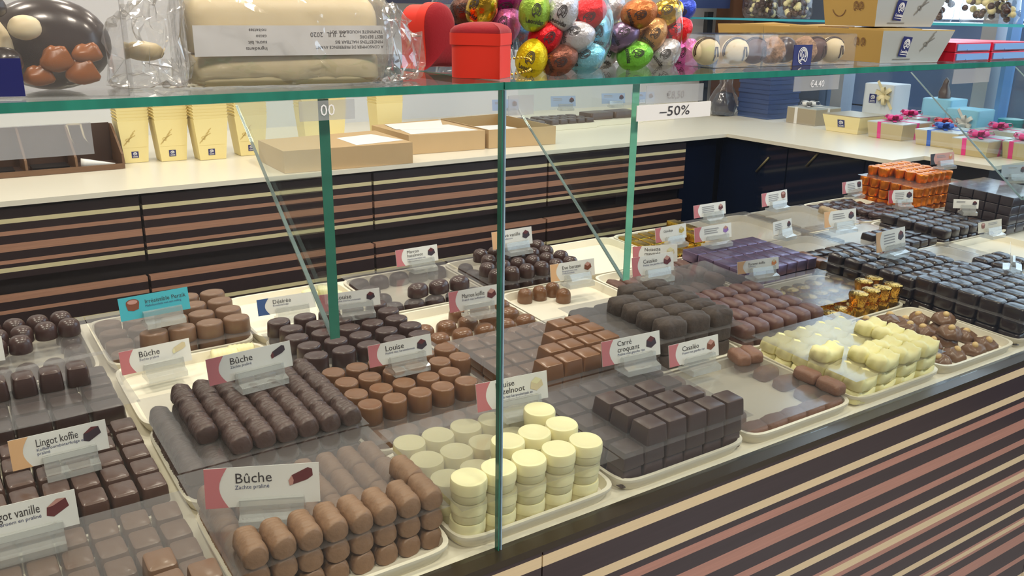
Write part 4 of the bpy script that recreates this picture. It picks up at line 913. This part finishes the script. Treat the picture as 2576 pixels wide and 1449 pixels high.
# clear tray of truffles
TB = T(.698, .669, SH) @ Rz(-4)
tb = thing('truffle_box', 'long clear plastic box of round truffles', 'box', TB)
part('clear_shell', thinbox(.212, .045, .033), tb)
mb = MB(); mb.box(.0, .212, .002, .043, .033, .0338); part('clear_lid', mb.mesh('clear_lid', CLEARBOX), tb)
st = part('navy_seal', MB().box(.113, .141, -.0008, 0, .0, .022).mesh('navy_seal', NAVY), tb, None, 'navy seal with a white emblem')
e = MB(); emblem(e, Matrix.Scale(.019, 4), 0, .05); part('printed_emblem', e.mesh('printed_emblem', INKW), st, frame((.127, -.0012, .0105), *FRONT))
def truffle(k, x, y, kind, txt):
    rad = .0152
    base = {'w': C_CREAM, 'm': C_PLUM, 'd': C_DARK, 'c': CRUMB}[kind]
    b = MB().ball((0, 0, rad*.93), rad, 22, 12, 0, (1, .8, .95))
    if kind == 'c': disp(b, 260, .0022)
    o = thing('truffle', txt, 'truffle', TB @ T(x, y, .0012) @ Rz(-20), 'truffles in the clear box', b.mesh('truffle', base, 70))
    if kind in 'wm':
        m = MB()
        def on(pa, a):
            q = math.sin(R(pa)); return (rad*1.02*q*math.cos(R(a)), -rad*.8*1.03*math.cos(R(pa)), rad*.93+rad*.95*1.02*q*math.sin(R(a)))
        m.tube([on(66, 60+9*q) for q in range(16)], .0006, 6)
        m.tube([on(76, 30+9*q) for q in range(20)], .0006, 6)
        m.tube([on(44, -62), on(28, -40), on(20, 10), on(30, 38), on(38, 30), on(34, 0), on(46, -28)], .0009, 6)
        part('chocolate_drizzle', m.mesh('chocolate_drizzle', C_DARK), o, None, 'dark drizzle lines')
for k, (x, y, kd, txt) in enumerate(((.012, .026, 'w', 'white drizzled truffle at the left end of the clear box'), (.046, .019, 'w', 'white drizzled truffle, second from left, in front'), (.078, .024, 'm', 'brown drizzled truffle beside the second white one'),
        (.099, .018, 'c', 'nut-crumbed truffle left of the navy seal'), (.128, .028, 'd', 'dark truffle behind the navy seal'), (.152, .022, 'c', 'nut-crumbed truffle right of the navy seal'), (.174, .026, 'm', 'brown truffle second from the right end'), (.195, .020, 'w', 'white drizzled truffle at the right end'))):
    truffle(k, x, y, kd, txt)

# gold ballotins
LOGO = logo_mesh(1, 1.0)
def ballotin(M, label, wx, wy, h, grow, side_m, front_m, logo=True, seal=True, group='gold ballotin boxes', lid=True, ins=0):
    """box widening upward; long face looks along -y (logo), short face along -x"""
    o = thing('ballotin_box', label, 'box', M, group)
    g = grow; b = [(0, 0, 0), (wx, 0, 0), (wx, wy, 0), (0, wy, 0)]; t = [(-g*.3, -g*.3, h), (wx+g, -g*.3, h), (wx+g, wy+g*.3, h), (-g*.3, wy+g*.3, h)]
    mb = MB(); mb.add(b+t, [(3, 2, 1, 0), (4, 5, 6, 7), (1, 2, 6, 5), (2, 3, 7, 6)], 0); mb.add(b+t, [(3, 0, 4, 7)], 0); mb.add(b+t, [(0, 1, 5, 4)], 1)
    part('body', mb.mesh('body', [side_m, front_m]), o)
    if lid:
        m2 = MB(); q = .0012
        m2.hexa([(x, y, h) for x, y, _ in t], [(-g*.3, -g*.3, h+q), (wx+g, -g*.3, h+q), (wx+g, wy+g*.3, h+q), (-g*.3, wy+g*.3, h+q)])
        m2.hexa([(-g*.3, -g*.3, h+q), (wx*.6, -g*.3, h+q), (wx*.6, wy*.5, h+q), (-g*.3, wy*.5, h+q)], [(-g*.3, -g*.3, h+2*q), (wx*.6, -g*.3, h+q*2), (wx*.6, wy*.5, h+3.5*q), (-g*.3, wy*.5, h+2*q)])
        part('lid_flaps', m2.mesh('lid_flaps', side_m), o)
    n = Vector((0, -1, 0)); ff = lambda x, z: frame((x, -g*.3*z/h-.0006, z), (1, 0, 0), (0, -g*.3, h))
    if logo:
        part('logo_label', LOGO, o, ff(wx*.38, h*.5) @ Matrix(((1, .22, 0, 0), (0, 1, 0, 0), (0, 0, 1, 0), (0, 0, 0, 1))) @ Matrix.Diagonal((wx*.2, h*.62, 1, 1)), 'navy label with white lettering')
        part('line_drawing', sketch_mesh(h*.9, SILVERINK), o, ff(wx*.68, h*.42), 'embossed shell drawing')
        part('small_print', MB().flat([(-wx*.15, 0), (wx*.15, 0), (wx*.15, h*.03), (-wx*.15, h*.03)]).mesh('small_print', SILVERINK), o, ff(wx*.35, h*.1))
    if seal:
        s = MB(); A = lambda cy, cz: frame((-g*.3*cz/h-.0006, cy, cz), (0, -1, 0), (-g*.3, 0, h))
        emblem(s, A(wy*.36, h*.62) @ Matrix.Scale(h*.33, 4), 0, .05); emblem(s, A(wy*.26, h*.62) @ Matrix.Scale(h*.3, 4), 0, .05)
        s.ribbon([(.012*math.cos(R(200+i*14)), .012*math.sin(R(200+i*14))) for i in range(11)], .001)
        s.v[-22:] = [tuple(A(wy*.7, h*.62) @ Vector(p)) for p in s.v[-22:]]
        part('printed_seals', s.mesh('printed_seals', mat('seal_ink', srgb(110, 70, 50), .5)), o)
    return o
GB = T(.957, .654, SH) @ Rz(-12)
ballotin(GB, 'lower gold and silver ballotin box with navy label, at front', .089, .105, .0365, .016, GOLDBOX, SILVBOX)
ballotin(T(.9815, .7645, SH) @ Rz(-12), 'gold ballotin box behind the lower front one', .089, .103, .0365, .016, GOLDBOX, SILVBOX, logo=False, seal=False)
ballotin(T(1.0045, .8735, SH) @ Rz(-12), 'gold ballotin box farthest back with its flap open', .089, .100, .0365, .016, GOLDBOX, SILVBOX, logo=False, seal=False)
ballotin(T(.9545, .665, SH+.0408) @ Rz(-12), 'upper gold and silver ballotin box with navy label', .086, .085, .0365, .016, GOLDBOX, SILVBOX)
# flat crimson boxes
for k, (x, y, z, w, lb) in enumerate(((1.075, .632, 0, .078, 'lower left'), (1.075, .632, .0115, .078, 'upper left'), (1.158, .632, 0, .088, 'lower right'), (1.158, .632, .0115, .088, 'upper right'))):
    o = thing('flat_box', f'flat crimson box with a blue tray end, {lb} of the four', 'box', T(x, y, SH+z), 'flat crimson boxes')
    part('sleeve', MB().box(0, w, .001, .12, 0, .0108).mesh('sleeve', CRIMSON), o)
    m = MB(); m.box(.003, w-.003, -.0006, .001, .0016, .0092); m.box(w*.3, w*.5, -.0012, -.0006, .0016, .003); part('tray_end', m.mesh('tray_end', BLUETRAY), o, None, 'pale blue tray end')

# ------------------------------------------------------------------ on the back counter
CT = .9795
wb = thing('wooden_box', 'dark wooden box with open compartments on the back counter', 'box', T(-.02, 2.21, CT))
def dv(x, t=.005):
    P = [(0, 0), (.12, 0), (.12, .092), (.1, .092), (.004, .034), (0, .034)]
    return MB().loft([[(x+dx, y, z) for y, z in P] for dx in (0, t)], sm=False)
for x in (0, .1, .214, .315, .414): part('divider', dv(x).mesh('divider', WOOD), wb)
part('front_lip', MB().box(.005, .414, -.003, .003, 0, .012).mesh('front_lip', WOOD), wb)
part('back_panel', MB().box(.005, .414, .116, .12, 0, .094).mesh('back_panel', WOODIN), wb)
part('bottom', MB().box(.005, .414, .003, .116, 0, .004).mesh('bottom', WOODIN), wb)
thing('paper_cone', 'rolled white paper in the right wooden compartment', 'paper', T(.31, 2.235, CT+.016) @ Rz(-12) @ Ry(94), None, MB().loft([ring(.011-.0012*k, .008-.0009*k, .009*k, 2, 16) for k in range(9)]).mesh('paper_cone', PAPER))
thing('serving_tongs', 'pale tongs hanging in the right wooden compartment', 'tongs', T(.30, 2.31, CT+.045), None,
      MB().tube([(.0, 0, .05), (.004, -.003, .02), (.016, -.006, -.004)], .0025).tube([(.03, 0, .05), (.034, -.003, .02), (.046, -.006, -.004)], .0025).tube([(0, 0, .05), (.03, 0, .05)], .0025).mesh('tongs', P_CREAM))
thing('flat_case', 'flat dark case in the middle wooden compartment', 'case', T(.21, 2.228, CT+.006), None, MB().box(0, .075, 0, .06, 0, .007).mesh('flat_case', BLKM))
thing('flat_case', 'flat dark case in the left wooden compartment', 'case', T(.1, 2.228, CT+.006), None, MB().box(0, .075, 0, .06, 0, .006).mesh('flat_case', BLKM))

def cream_stack(bx0, bx1, y, tw, label, rims=6, logo=True):
    w = bx1-bx0
    for k in range(rims+1):
        h = .100; g = (tw-w)/2*.95; z = k*.0075
        sh = MB(); o4 = lambda q, zz: [(-q, -q*.5, zz), (w+q, -q*.5, zz), (w+q, .055+q*.5, zz), (-q, .055+q*.5, zz)]
        t = .0006
        if k == 0:
            sh.hexa(o4(0, 0), o4(g, h))
        else:   # nested box: only its rim stands above the one below
            a = o4(g*(h-.008)/h-.0012, h-.0075); b = o4(g+.0012, h); ai = [(x+(t if x < w/2 else -t), yy+(t if yy < .03 else -t), zz) for x, yy, zz in a]; bi = [(x+(t if x < w/2 else -t), yy+(t if yy < .03 else -t), zz) for x, yy, zz in b]
            for i in range(4):
                j = (i+1) % 4; sh.add([a[i], a[j], b[j], b[i], ai[i], ai[j], bi[j], bi[i]], [(0, 1, 2, 3), (7, 6, 5, 4), (3, 2, 6, 7), (0, 4, 5, 1)])
        lb = f'cream cardboard box at the bottom of the nested stack {label}' if k == 0 else f'cream nested box rim, {ORD[k-1]} above the lowest, in stack {label}'
        o = thing('nested_box', lb, 'box', T(bx0, y, CT+z+.0002), 'nested cream boxes')
        part('body', sh.mesh('body', CREAMBOX), o)
        if k == 0 and logo:
            fr = lambda x, zz: frame((x, -g*.5*zz/h-.0006, zz), (1, 0, 0), (0, -g*.5, h))
            part('logo_label', LOGO, o, fr(w*.45, h*.19) @ Matrix.Diagonal((.016, .0155, 1, 1)), 'navy label with white lettering')
            part('line_drawing', sketch_mesh(.05, mat('pale_gold_ink', srgb(206, 180, 110), .4)), o, fr(w*.1, h*.45), 'pale line drawing')
            part('fold_line', MB().box(0, w, -g*.17-.0004, -g*.17, h*.36, h*.366).mesh('fold_line', mat('fold', srgb(214, 196, 134), .5)), o)
cream_stack(.413, .466, 2.279, .072, 'beside the wooden box')
cream_stack(.493, .552, 2.262, .079, 'second from the wooden box')
cream_stack(.578, .641, 2.235, .084, 'third from the wooden box')
cream_stack(.684, .745, 2.253, .084, 'behind the left slanting glass')
cream_stack(.90, 1.01, 2.36, .13, 'behind the brown box', 3, False)
cream_stack(1.12, 1.19, 2.36, .085, 'right of the brown box', 3, False)

def brown_box(label, P, zt, zb, open_top=False):
    """P: bottom front-left, front-right, back-right, back-left"""
    o = thing('cardboard_box', label, 'box', None, 'shallow brown boxes')
    b = [(x, y, zb) for x, y in P]; t = [(x, y, zt) for x, y in P]
    mb = MB()
    if not open_top: mb.hexa(b, t)
    else:
        cx = sum(p[0] for p in P)/4; cy = sum(p[1] for p in P)/4
        ti = [(cx+(x-cx)*.975, cy+(y-cy)*.975, zt) for x, y in P]; bi = [(x, y, zb+.006) for x, y, _ in ti]
        mb.add(b+t+ti+bi, [(3, 2, 1, 0)]+[(i, (i+1) % 4, 4+(i+1) % 4, 4+i) for i in range(4)]+[(4+i, 4+(i+1) % 4, 8+(i+1) % 4, 8+i) for i in range(4)], 0)
        mb.add(b+t+ti+bi, [(8+i, 8+(i+1) % 4, 12+(i+1) % 4, 12+i) for i in range(4)]+[(12, 13, 14, 15)], 1)
    part('body', mb.mesh('body', [KRAFT, KRAFTIN]), o)
    return o
o = brown_box('closed shallow brown box with a paper label, nearest', [(.692, 1.962), (1.012, 1.945), (1.025, 2.185), (.700, 2.16)], 1.0305, CT)
part('paper_label', MB().flat([(0.873, 1.965), (1.01, 1.987), (0.985, 2.123), (0.879, 2.099)], 1.0309).mesh('paper_label', PAPER), o)
o = brown_box('shallow brown box covered with white papers', [(1.062, 2.062), (1.287, 2.05), (1.295, 2.33), (1.065, 2.29)], 1.030, CT)
for k, P in enumerate(([(1.075, 2.075), (1.27, 2.06), (1.26, 2.20), (1.10, 2.22)], [(1.08, 2.17), (1.20, 2.12), (1.285, 2.29), (1.10, 2.28)])):
    thing('paper_sheet', ['front white paper sheet on the brown box', 'rear white paper sheet on the brown box'][k], 'paper', None, 'papers on the brown box', MB().prism(P, 1.0303+.0006*k, 1.0307+.0006*k).mesh('paper_sheet', PAPER))
o = brown_box('open shallow brown box at the right of the three', [(1.299, 2.05), (1.51, 2.03), (1.53, 2.36), (1.31, 2.335)], 1.030, CT, True)
thing('paper_sheet', 'white paper lying inside the open brown box', 'paper', None, 'papers on the brown box', MB().prism([(1.34, 2.08), (1.48, 2.07), (1.47, 2.26), (1.33, 2.27)], CT+.03, CT+.031).mesh('paper_sheet', PAPER))
# small trays along the wall
SM = sq(.016, .014, .014, 8).mesh('square', C_DARK, 40); SW = sq(.016, .014, .014, 8).mesh('square', C_WHITE, 40); SB = bevbox(.10, .07, .022, .002, 10, 28).mesh('slab', C_MID, 40)
for k, (x, y, w, kind, lb) in enumerate(((1.545, 2.262, .11, 'd', 'leftmost of four'), (1.668, 2.262, .18, 'd', 'second of four'), (1.856, 2.285, .21, 'b', 'third of four'), (2.075, 2.30, .15, 'w', 'rightmost of four'))):
    thing('small_tray', 'white tray of sweets at the back counter, '+lb, 'tray', T(x, y, CT), 'small trays at the back', MB().box(0, w, 0, .15, 0, .016).mesh('small_tray', TRAYM))
    if kind == 'b':
        for q in range(2): thing('chocolate_slab', 'brown chocolate slab on the back counter tray, '+['left', 'right'][q], 'chocolate', T(x+.055+q*.103, y+.06, CT+.0165), 'back counter slabs', SB)
    else:
        for i in range(int(w/.035)):
            for j in range(3):
                thing('chocolate_square', f'tiny {"dark" if kind == "d" else "white"} square on the back tray {lb}, {"front" if j == 0 else ORD[j]} row, {ORD[i]} from left', 'chocolate', T(x+.02+i*.035, y+.025+j*.045, CT+.0165), 'squares on back trays', SM if kind == 'd' else SW)
for k, (x, y) in enumerate(((1.56, 2.44), (1.80, 2.45), (2.02, 2.45), (2.15, 2.44))):
    card('small blue-grey card on the back counter, '+['leftmost', 'second from left', 'third from left', 'rightmost'][k], T(x, y, CT+.05) @ Rz(-15), .09, .035, '', '', None, 'd', 'cube', mat('card_bluegrey', srgb(150, 168, 200), .5), illeg=2, tx=.1)
# bag of dark sweets and navy boxes in the corner
o = thing('cellophane_bag', 'clear bag of dark sweets in the counter corner', 'bag', T(2.48, 2.31, CT), 'clear bags')
part('film', disp(MB().loft([ring(.055*s, .04*s, z, 3, 30) for z, s in ((.001, .8), (.02, 1), (.06, .95), (.09, .7), (.11, .4), (.15, .5))]), 40, .012).mesh('film', BAGFILM), o)
part('dark_sweets', disp(MB().loft([ring(.048*s, .034*s, z, 2.4, 26) for z, s in ((.003, .8), (.02, 1), (.05, .9), (.08, .5), (.085, .1))]), 60, .012).mesh('dark_sweets', C_BLACK), o)
for k in range(5):
    o = thing('navy_box', 'navy gift box in the corner stack, '+['lowest', 'second from bottom', 'third from bottom', 'fourth from bottom', 'topmost'][k], 'box', T(2.515, 2.135, CT+.0335*k) @ Rz(-1), 'navy box stack')
    part('base', MB().box(0, .155, 0, .14, 0, .020).mesh('base', NAVYB), o)
    part('lid', MB().box(-.003, .158, -.003, .143, .020, .033).mesh('lid', NAVYB), o)

def bow(s, m):
    mb = MB()
    for a in range(6):
        for sg in (1,):
            an = a*60+10; pts = []
            L = s*(.55+.12*(a % 2))
            prof = [(0, 0), (.4, .35), (.85, .4), (1, .2), (.8, .05), (.35, .02), (0, .02)]
            wv = Vector((-math.sin(R(an)), math.cos(R(an)), 0))*s*.13
            A = [Vector((math.cos(R(an))*u*L, math.sin(R(an))*u*L, v*s*.7+.0006)) for u, v in prof]
            vs = [p+wv for p in A]+[p-wv for p in A]; n = len(A)
            mb.add(vs, [(i, i+1, n+i+1, n+i) for i in range(n-1)], 0, True)
    for an in (35, 215):
        A = [Vector((math.cos(R(an))*u*s, math.sin(R(an))*u*s, .001)) for u in (0, .5, 1.1)]; wv = Vector((-math.sin(R(an)), math.cos(R(an)), 0))*s*.1
        mb.add([p+wv for p in A]+[p-wv for p in A], [(0, 1, 4, 3), (1, 2, 5, 4)])
    return mb.mesh('bow', m)
def gift(label, x, y0, y1, d, h, g, body, rib, logo=False):
    """front face looks along -x; y0 is the far (left) end"""
    o = thing('gift_box', label, 'box', T(x, y1, CT), 'gift boxes on the right counter'); L = y0-y1
    part('body', MB().hexa([(0, 0, 0), (d, 0, 0), (d, L, 0), (0, L, 0)], [(-g, -g, h), (d+g, -g, h), (d+g, L+g, h), (-g, L+g, h)]).mesh('body', body), o)
    part('lid', MB().hexa([(-g, -g, h), (d+g, -g, h), (d+g, L+g, h), (-g, L+g, h)], [(-g, -g, h+.003), (d+g, -g, h+.003), (d+g, L+g, h+.003), (-g, L+g, h+.003)]).mesh('lid', SILVBOX if not logo else TAUPE), o)
    if logo:
        part('logo_label', LOGO, o, frame((-g*.55-.0008, L*.5, h*.55), (0, -1, 0), (-g, 0, h)) @ Matrix.Diagonal((.026, .024, 1, 1)), 'navy label with white lettering')
    if rib:
        t = .0008; c = L*.68; w = .006; hh = h+.003
        m = MB(); m.hexa([(-t, c-w, 0), (0, c-w, 0), (0, c+w, 0), (-t, c+w, 0)], [(-g-t, c-w, hh+t), (-g, c-w, hh), (-g, c+w, hh), (-g-t, c+w, hh+t)])
        m.box(-g, d+g, c-w, c+w, hh, hh+t)
        m.box(d*.5-w, d*.5+w, -g, L+g, hh, hh+t*.9)
        m.hexa([(d*.5-w, -t, 0), (d*.5+w, -t, 0), (d*.5+w, 0, 0), (d*.5-w, 0, 0)], [(d*.5-w, -g-t, hh+t), (d*.5+w, -g-t, hh+t), (d*.5+w, -g, hh), (d*.5-w, -g, hh)])
        part('ribbon', m.mesh('ribbon', rib), o)
        part('bow', bow(.055, rib), o, T(d*.5, c, hh+t))
    return o
gift('taupe gift box with a white bow, farthest in the row', 2.52, 2.055, 1.935, .13, .052, .0, TAUPE, WHITER)
gift('cream ballotin with a navy label between gift boxes', 2.465, 1.846, 1.73, .12, .052, .012, CREAMBOX, None, True)
gift('champagne gift box with a pink ribbon near the cream ballotin', 2.455, 1.682, 1.572, .14, .046, .006, GIFTBOX, PINKR)
gift('champagne gift box with a blue ribbon', 2.44, 1.512, 1.39, .14, .042, .006, GIFTBOX, BLUER)
gift('champagne gift box with a pink ribbon by the orange pile', 2.365, 1.352, 1.262, .13, .042, .006, GIFTBOX, PINKR)
gift('champagne gift box with a pink ribbon at the right edge', 2.42, 1.245, 1.185, .13, .042, .005, GIFTBOX, PINKR)
gift('silver gift box with a pink bow behind the blue-ribbon box', 2.62, 1.44, 1.33, .12, .04, .005, SILVBOX, PINKR)
gift('silver gift box with a red bow in the second row', 2.59, 1.568, 1.516, .09, .04, .005, SILVBOX, REDR)
gift('silver gift box with a pink bow behind the cream ballotin', 2.61, 1.715, 1.625, .11, .05, .005, SILVBOX, PINKR)
# upright boxes behind
def upbox(name, label, x, y0, y1, d, h, m, extra=None):
    o = thing(name, label, 'box', T(x, y1, CT), 'upright boxes behind the gifts'); L = y0-y1
    part('body', bevbox(d, L, h, .003, 16, 28).mesh('body', m, 30), o, T(d/2, L/2, 0))
    return o
o = upbox('gift_box', 'white upright box with a cream bow behind the gifts', 2.755, 1.93, 1.815, .1, .135, mat('white_board', srgb(206, 214, 222), .5))
part('logo_label', LOGO, o, frame((-.0008, .075, .085), (0, -1, 0), (0, 0, 1)) @ Matrix.Diagonal((.028, .03, 1, 1)))
part('bow', bow(.05, mat('cream_ribbon', srgb(226, 214, 170), .4)), o, T(-.001, .03, .1) @ Ry(-90))
for k, (x, a, b, h) in enumerate(((2.74, 1.70, 1.60, .105), (2.70, 1.592, 1.485, .085))):
    o = upbox('gift_box', ['pale blue upright box at the rear left', 'pale blue upright box with a white bow in front'][k], x, a, b, .1, h, SKYB)
    if k:
        part('logo_label', LOGO, o, frame((-.0008, .075, .035), (0, -1, 0), (0, 0, 1)) @ Matrix.Diagonal((.024, .028, 1, 1)))
        part('bow', bow(.045, WHITER), o, T(-.001, .035, .045) @ Ry(-90))
thing('teal_tin', 'round teal tin near the right edge', 'tin', T(2.79, 1.43, CT), None, MB().loft([ring(.034, .034, z, 2, 30) for z in (0, .05)]).loft([ring(.036, .036, z, 2, 30) for z in (.05, .062)]).mesh('teal_tin', TEALB, 40))
thing('terracotta_box', 'terracotta box at the right edge above the plum box', 'box', T(2.82, 1.33, CT+.056), None, MB().box(0, .08, 0, .07, 0, .065).mesh('terracotta_box', ORB))
thing('plum_box', 'plum coloured box under the terracotta box', 'box', T(2.81, 1.30, CT), None, MB().box(0, .1, 0, .11, 0, .0555).mesh('plum_box', PLUMB))
thing('ribbon_roll', 'roll of cream ribbon beside the pale blue boxes', 'ribbon roll', T(2.80, 1.53, CT) @ Rx(0), None, MB().loft([[(.0, 0, 0)]*1+[]] if False else [ring(.03, .03, z, 2, 28) for z in (0, .022)]).mesh('ribbon_roll', mat('cream_ribbon', srgb(226, 214, 170), .4), 40))
thing('chocolate_figure', 'brown chocolate figure in clear film on the pale blue box', 'chocolate', T(2.79, 1.655, CT+.1056), None, disp(MB().loft([ring(.022*s, .018*s, z, 2, 20) for z, s in ((0, 1), (.02, .9), (.04, .55), (.055, .5), (.065, .1))]), 60, .004).mesh('figure', C_MID, 60))

# ------------------------------------------------------------------ upper right shelf and its bags
us = thing('wall_shelf', 'glass wall shelf of bagged sweets at upper right', 'shelf')
part('sheet', MB().box(2.66, 2.97, 1.2, 2.70, 1.312, 1.318).mesh('sheet', GLASS), us)
part('edge', MB().box(2.655, 2.66, 1.2, 2.70, 1.311, 1.319).mesh('edge', mat('glass_edge_aqua', srgb(60, 170, 190), .15)), us)
for y in (1.3, 2.0, 2.65): part('shelf_bracket', MB().box(2.9, 3.0, y-.006, y+.006, 1.285, 1.311).mesh('shelf_bracket', STEEL), us)
def sweet_bag(label, y, w, kinds, h=.11):
    M = T(2.75, y, 1.3185)
    o = thing('cellophane_bag', label, 'bag', M, 'bags on the wall shelf')
    part('film', disp(MB().loft([ring(.05*s, w/2*s, z, 3, 26) for z, s in ((.0006, .9), (.02, 1), (.08, .95), (h, .7), (h+.03, .4))]), 40, .006).mesh('film', BAGFILM), o)
    for kk, m in enumerate(kinds):
        mb = MB()
        for q in range(26 if kk == 0 else 18):
            mb.ball((random.uniform(-.035, .035), random.uniform(-w*.4, w*.4), random.uniform(.012, .085)), random.uniform(.009, .013), 9, 6)
        tag(part('sweets', mb.mesh('sweets', m), o), kind='stuff')
sweet_bag('clear bag of dark and white sweets at the shelf left end', 2.42, .13, (C_DARK, C_WHITEL))
sweet_bag('clear bag of white balls and dark shapes next along', 2.26, .12, (C_MID, C_WHITEL))
sweet_bag('clear bag of dark lumps just right of the gold boxes', 1.74, .18, (C_BLACK, C_MID))
sweet_bag('clear bag of dark and cream balls near the right edge', 1.53, .17, (C_DARK, C_WHITEL))
sweet_bag('clear bag of orange sweets cut by the right edge', 1.37, .08, (P_ORANGE, P_ORANGE))
# dark board on the back wall, sign on a post, brown box
thing('wall_panel', 'dark navy panel on the back wall above the heart boxes', 'panel', None, None, MB().box(1.21, 1.62, 2.56, 2.75, 1.355, 1.55).mesh('wall_panel', mat('dark_panel', srgb(36, 34, 52), .4)))
o = thing('display_sign', 'navy sign on a black post by the back wall', 'sign', T(2.6, 2.6, CT))
part('post', MB().box(.06, .09, .0, .02, 0, .36).mesh('post', BLKM), o)
part('board', MB().box(-.06, .17, -.008, 0, .373, .52).mesh('board', NAVYB), o)
thing('brown_box', 'brown box beside the navy sign on the counter', 'box', T(2.80, 2.49, CT), None, MB().box(0, .15, 0, .2, 0, .48).mesh('brown_box', RUST))

# ------------------------------------------------------------------ light
def area(name, loc, rot, sx, sy, power, col):
    l = bpy.data.lights.new(name, 'AREA'); l.shape = 'RECTANGLE'; l.size = sx; l.size_y = sy; l.energy = power; l.color = col
    o = bpy.data.objects.new(name, l); COL.objects.link(o); o.location = loc; o.rotation_euler = [R(a) for a in rot]
WARM = (1, .89, .75)
for x in (-.4, .6, 1.6):
    for y in (-.45, 1.05, 2.2):  # unseen, no fixtures built; front row brought forward to brighten upright faces
        area('unseen_ceiling_lamp', (x, y, 2.72), (0, 0, 0), .28, .28, (21, 12, 7.5)[(-.45, 1.05, 2.2).index(y)], WARM)
w = bpy.data.worlds.new('world'); S.world = w; w.use_nodes = True
bg = w.node_tree.nodes['Background']; bg.inputs[0].default_value = (.66, .8, 1, 1); bg.inputs[1].default_value = 3.2
S.view_settings.view_transform = 'Standard'; S.view_settings.look = 'None'; S.view_settings.gamma = 1; S.view_settings.exposure = 0
S.view_settings.use_curve_mapping = False
S.cycles.transparent_max_bounces = 32; S.cycles.max_bounces = 8; S.cycles.caustics_reflective = False; S.cycles.caustics_refractive = False
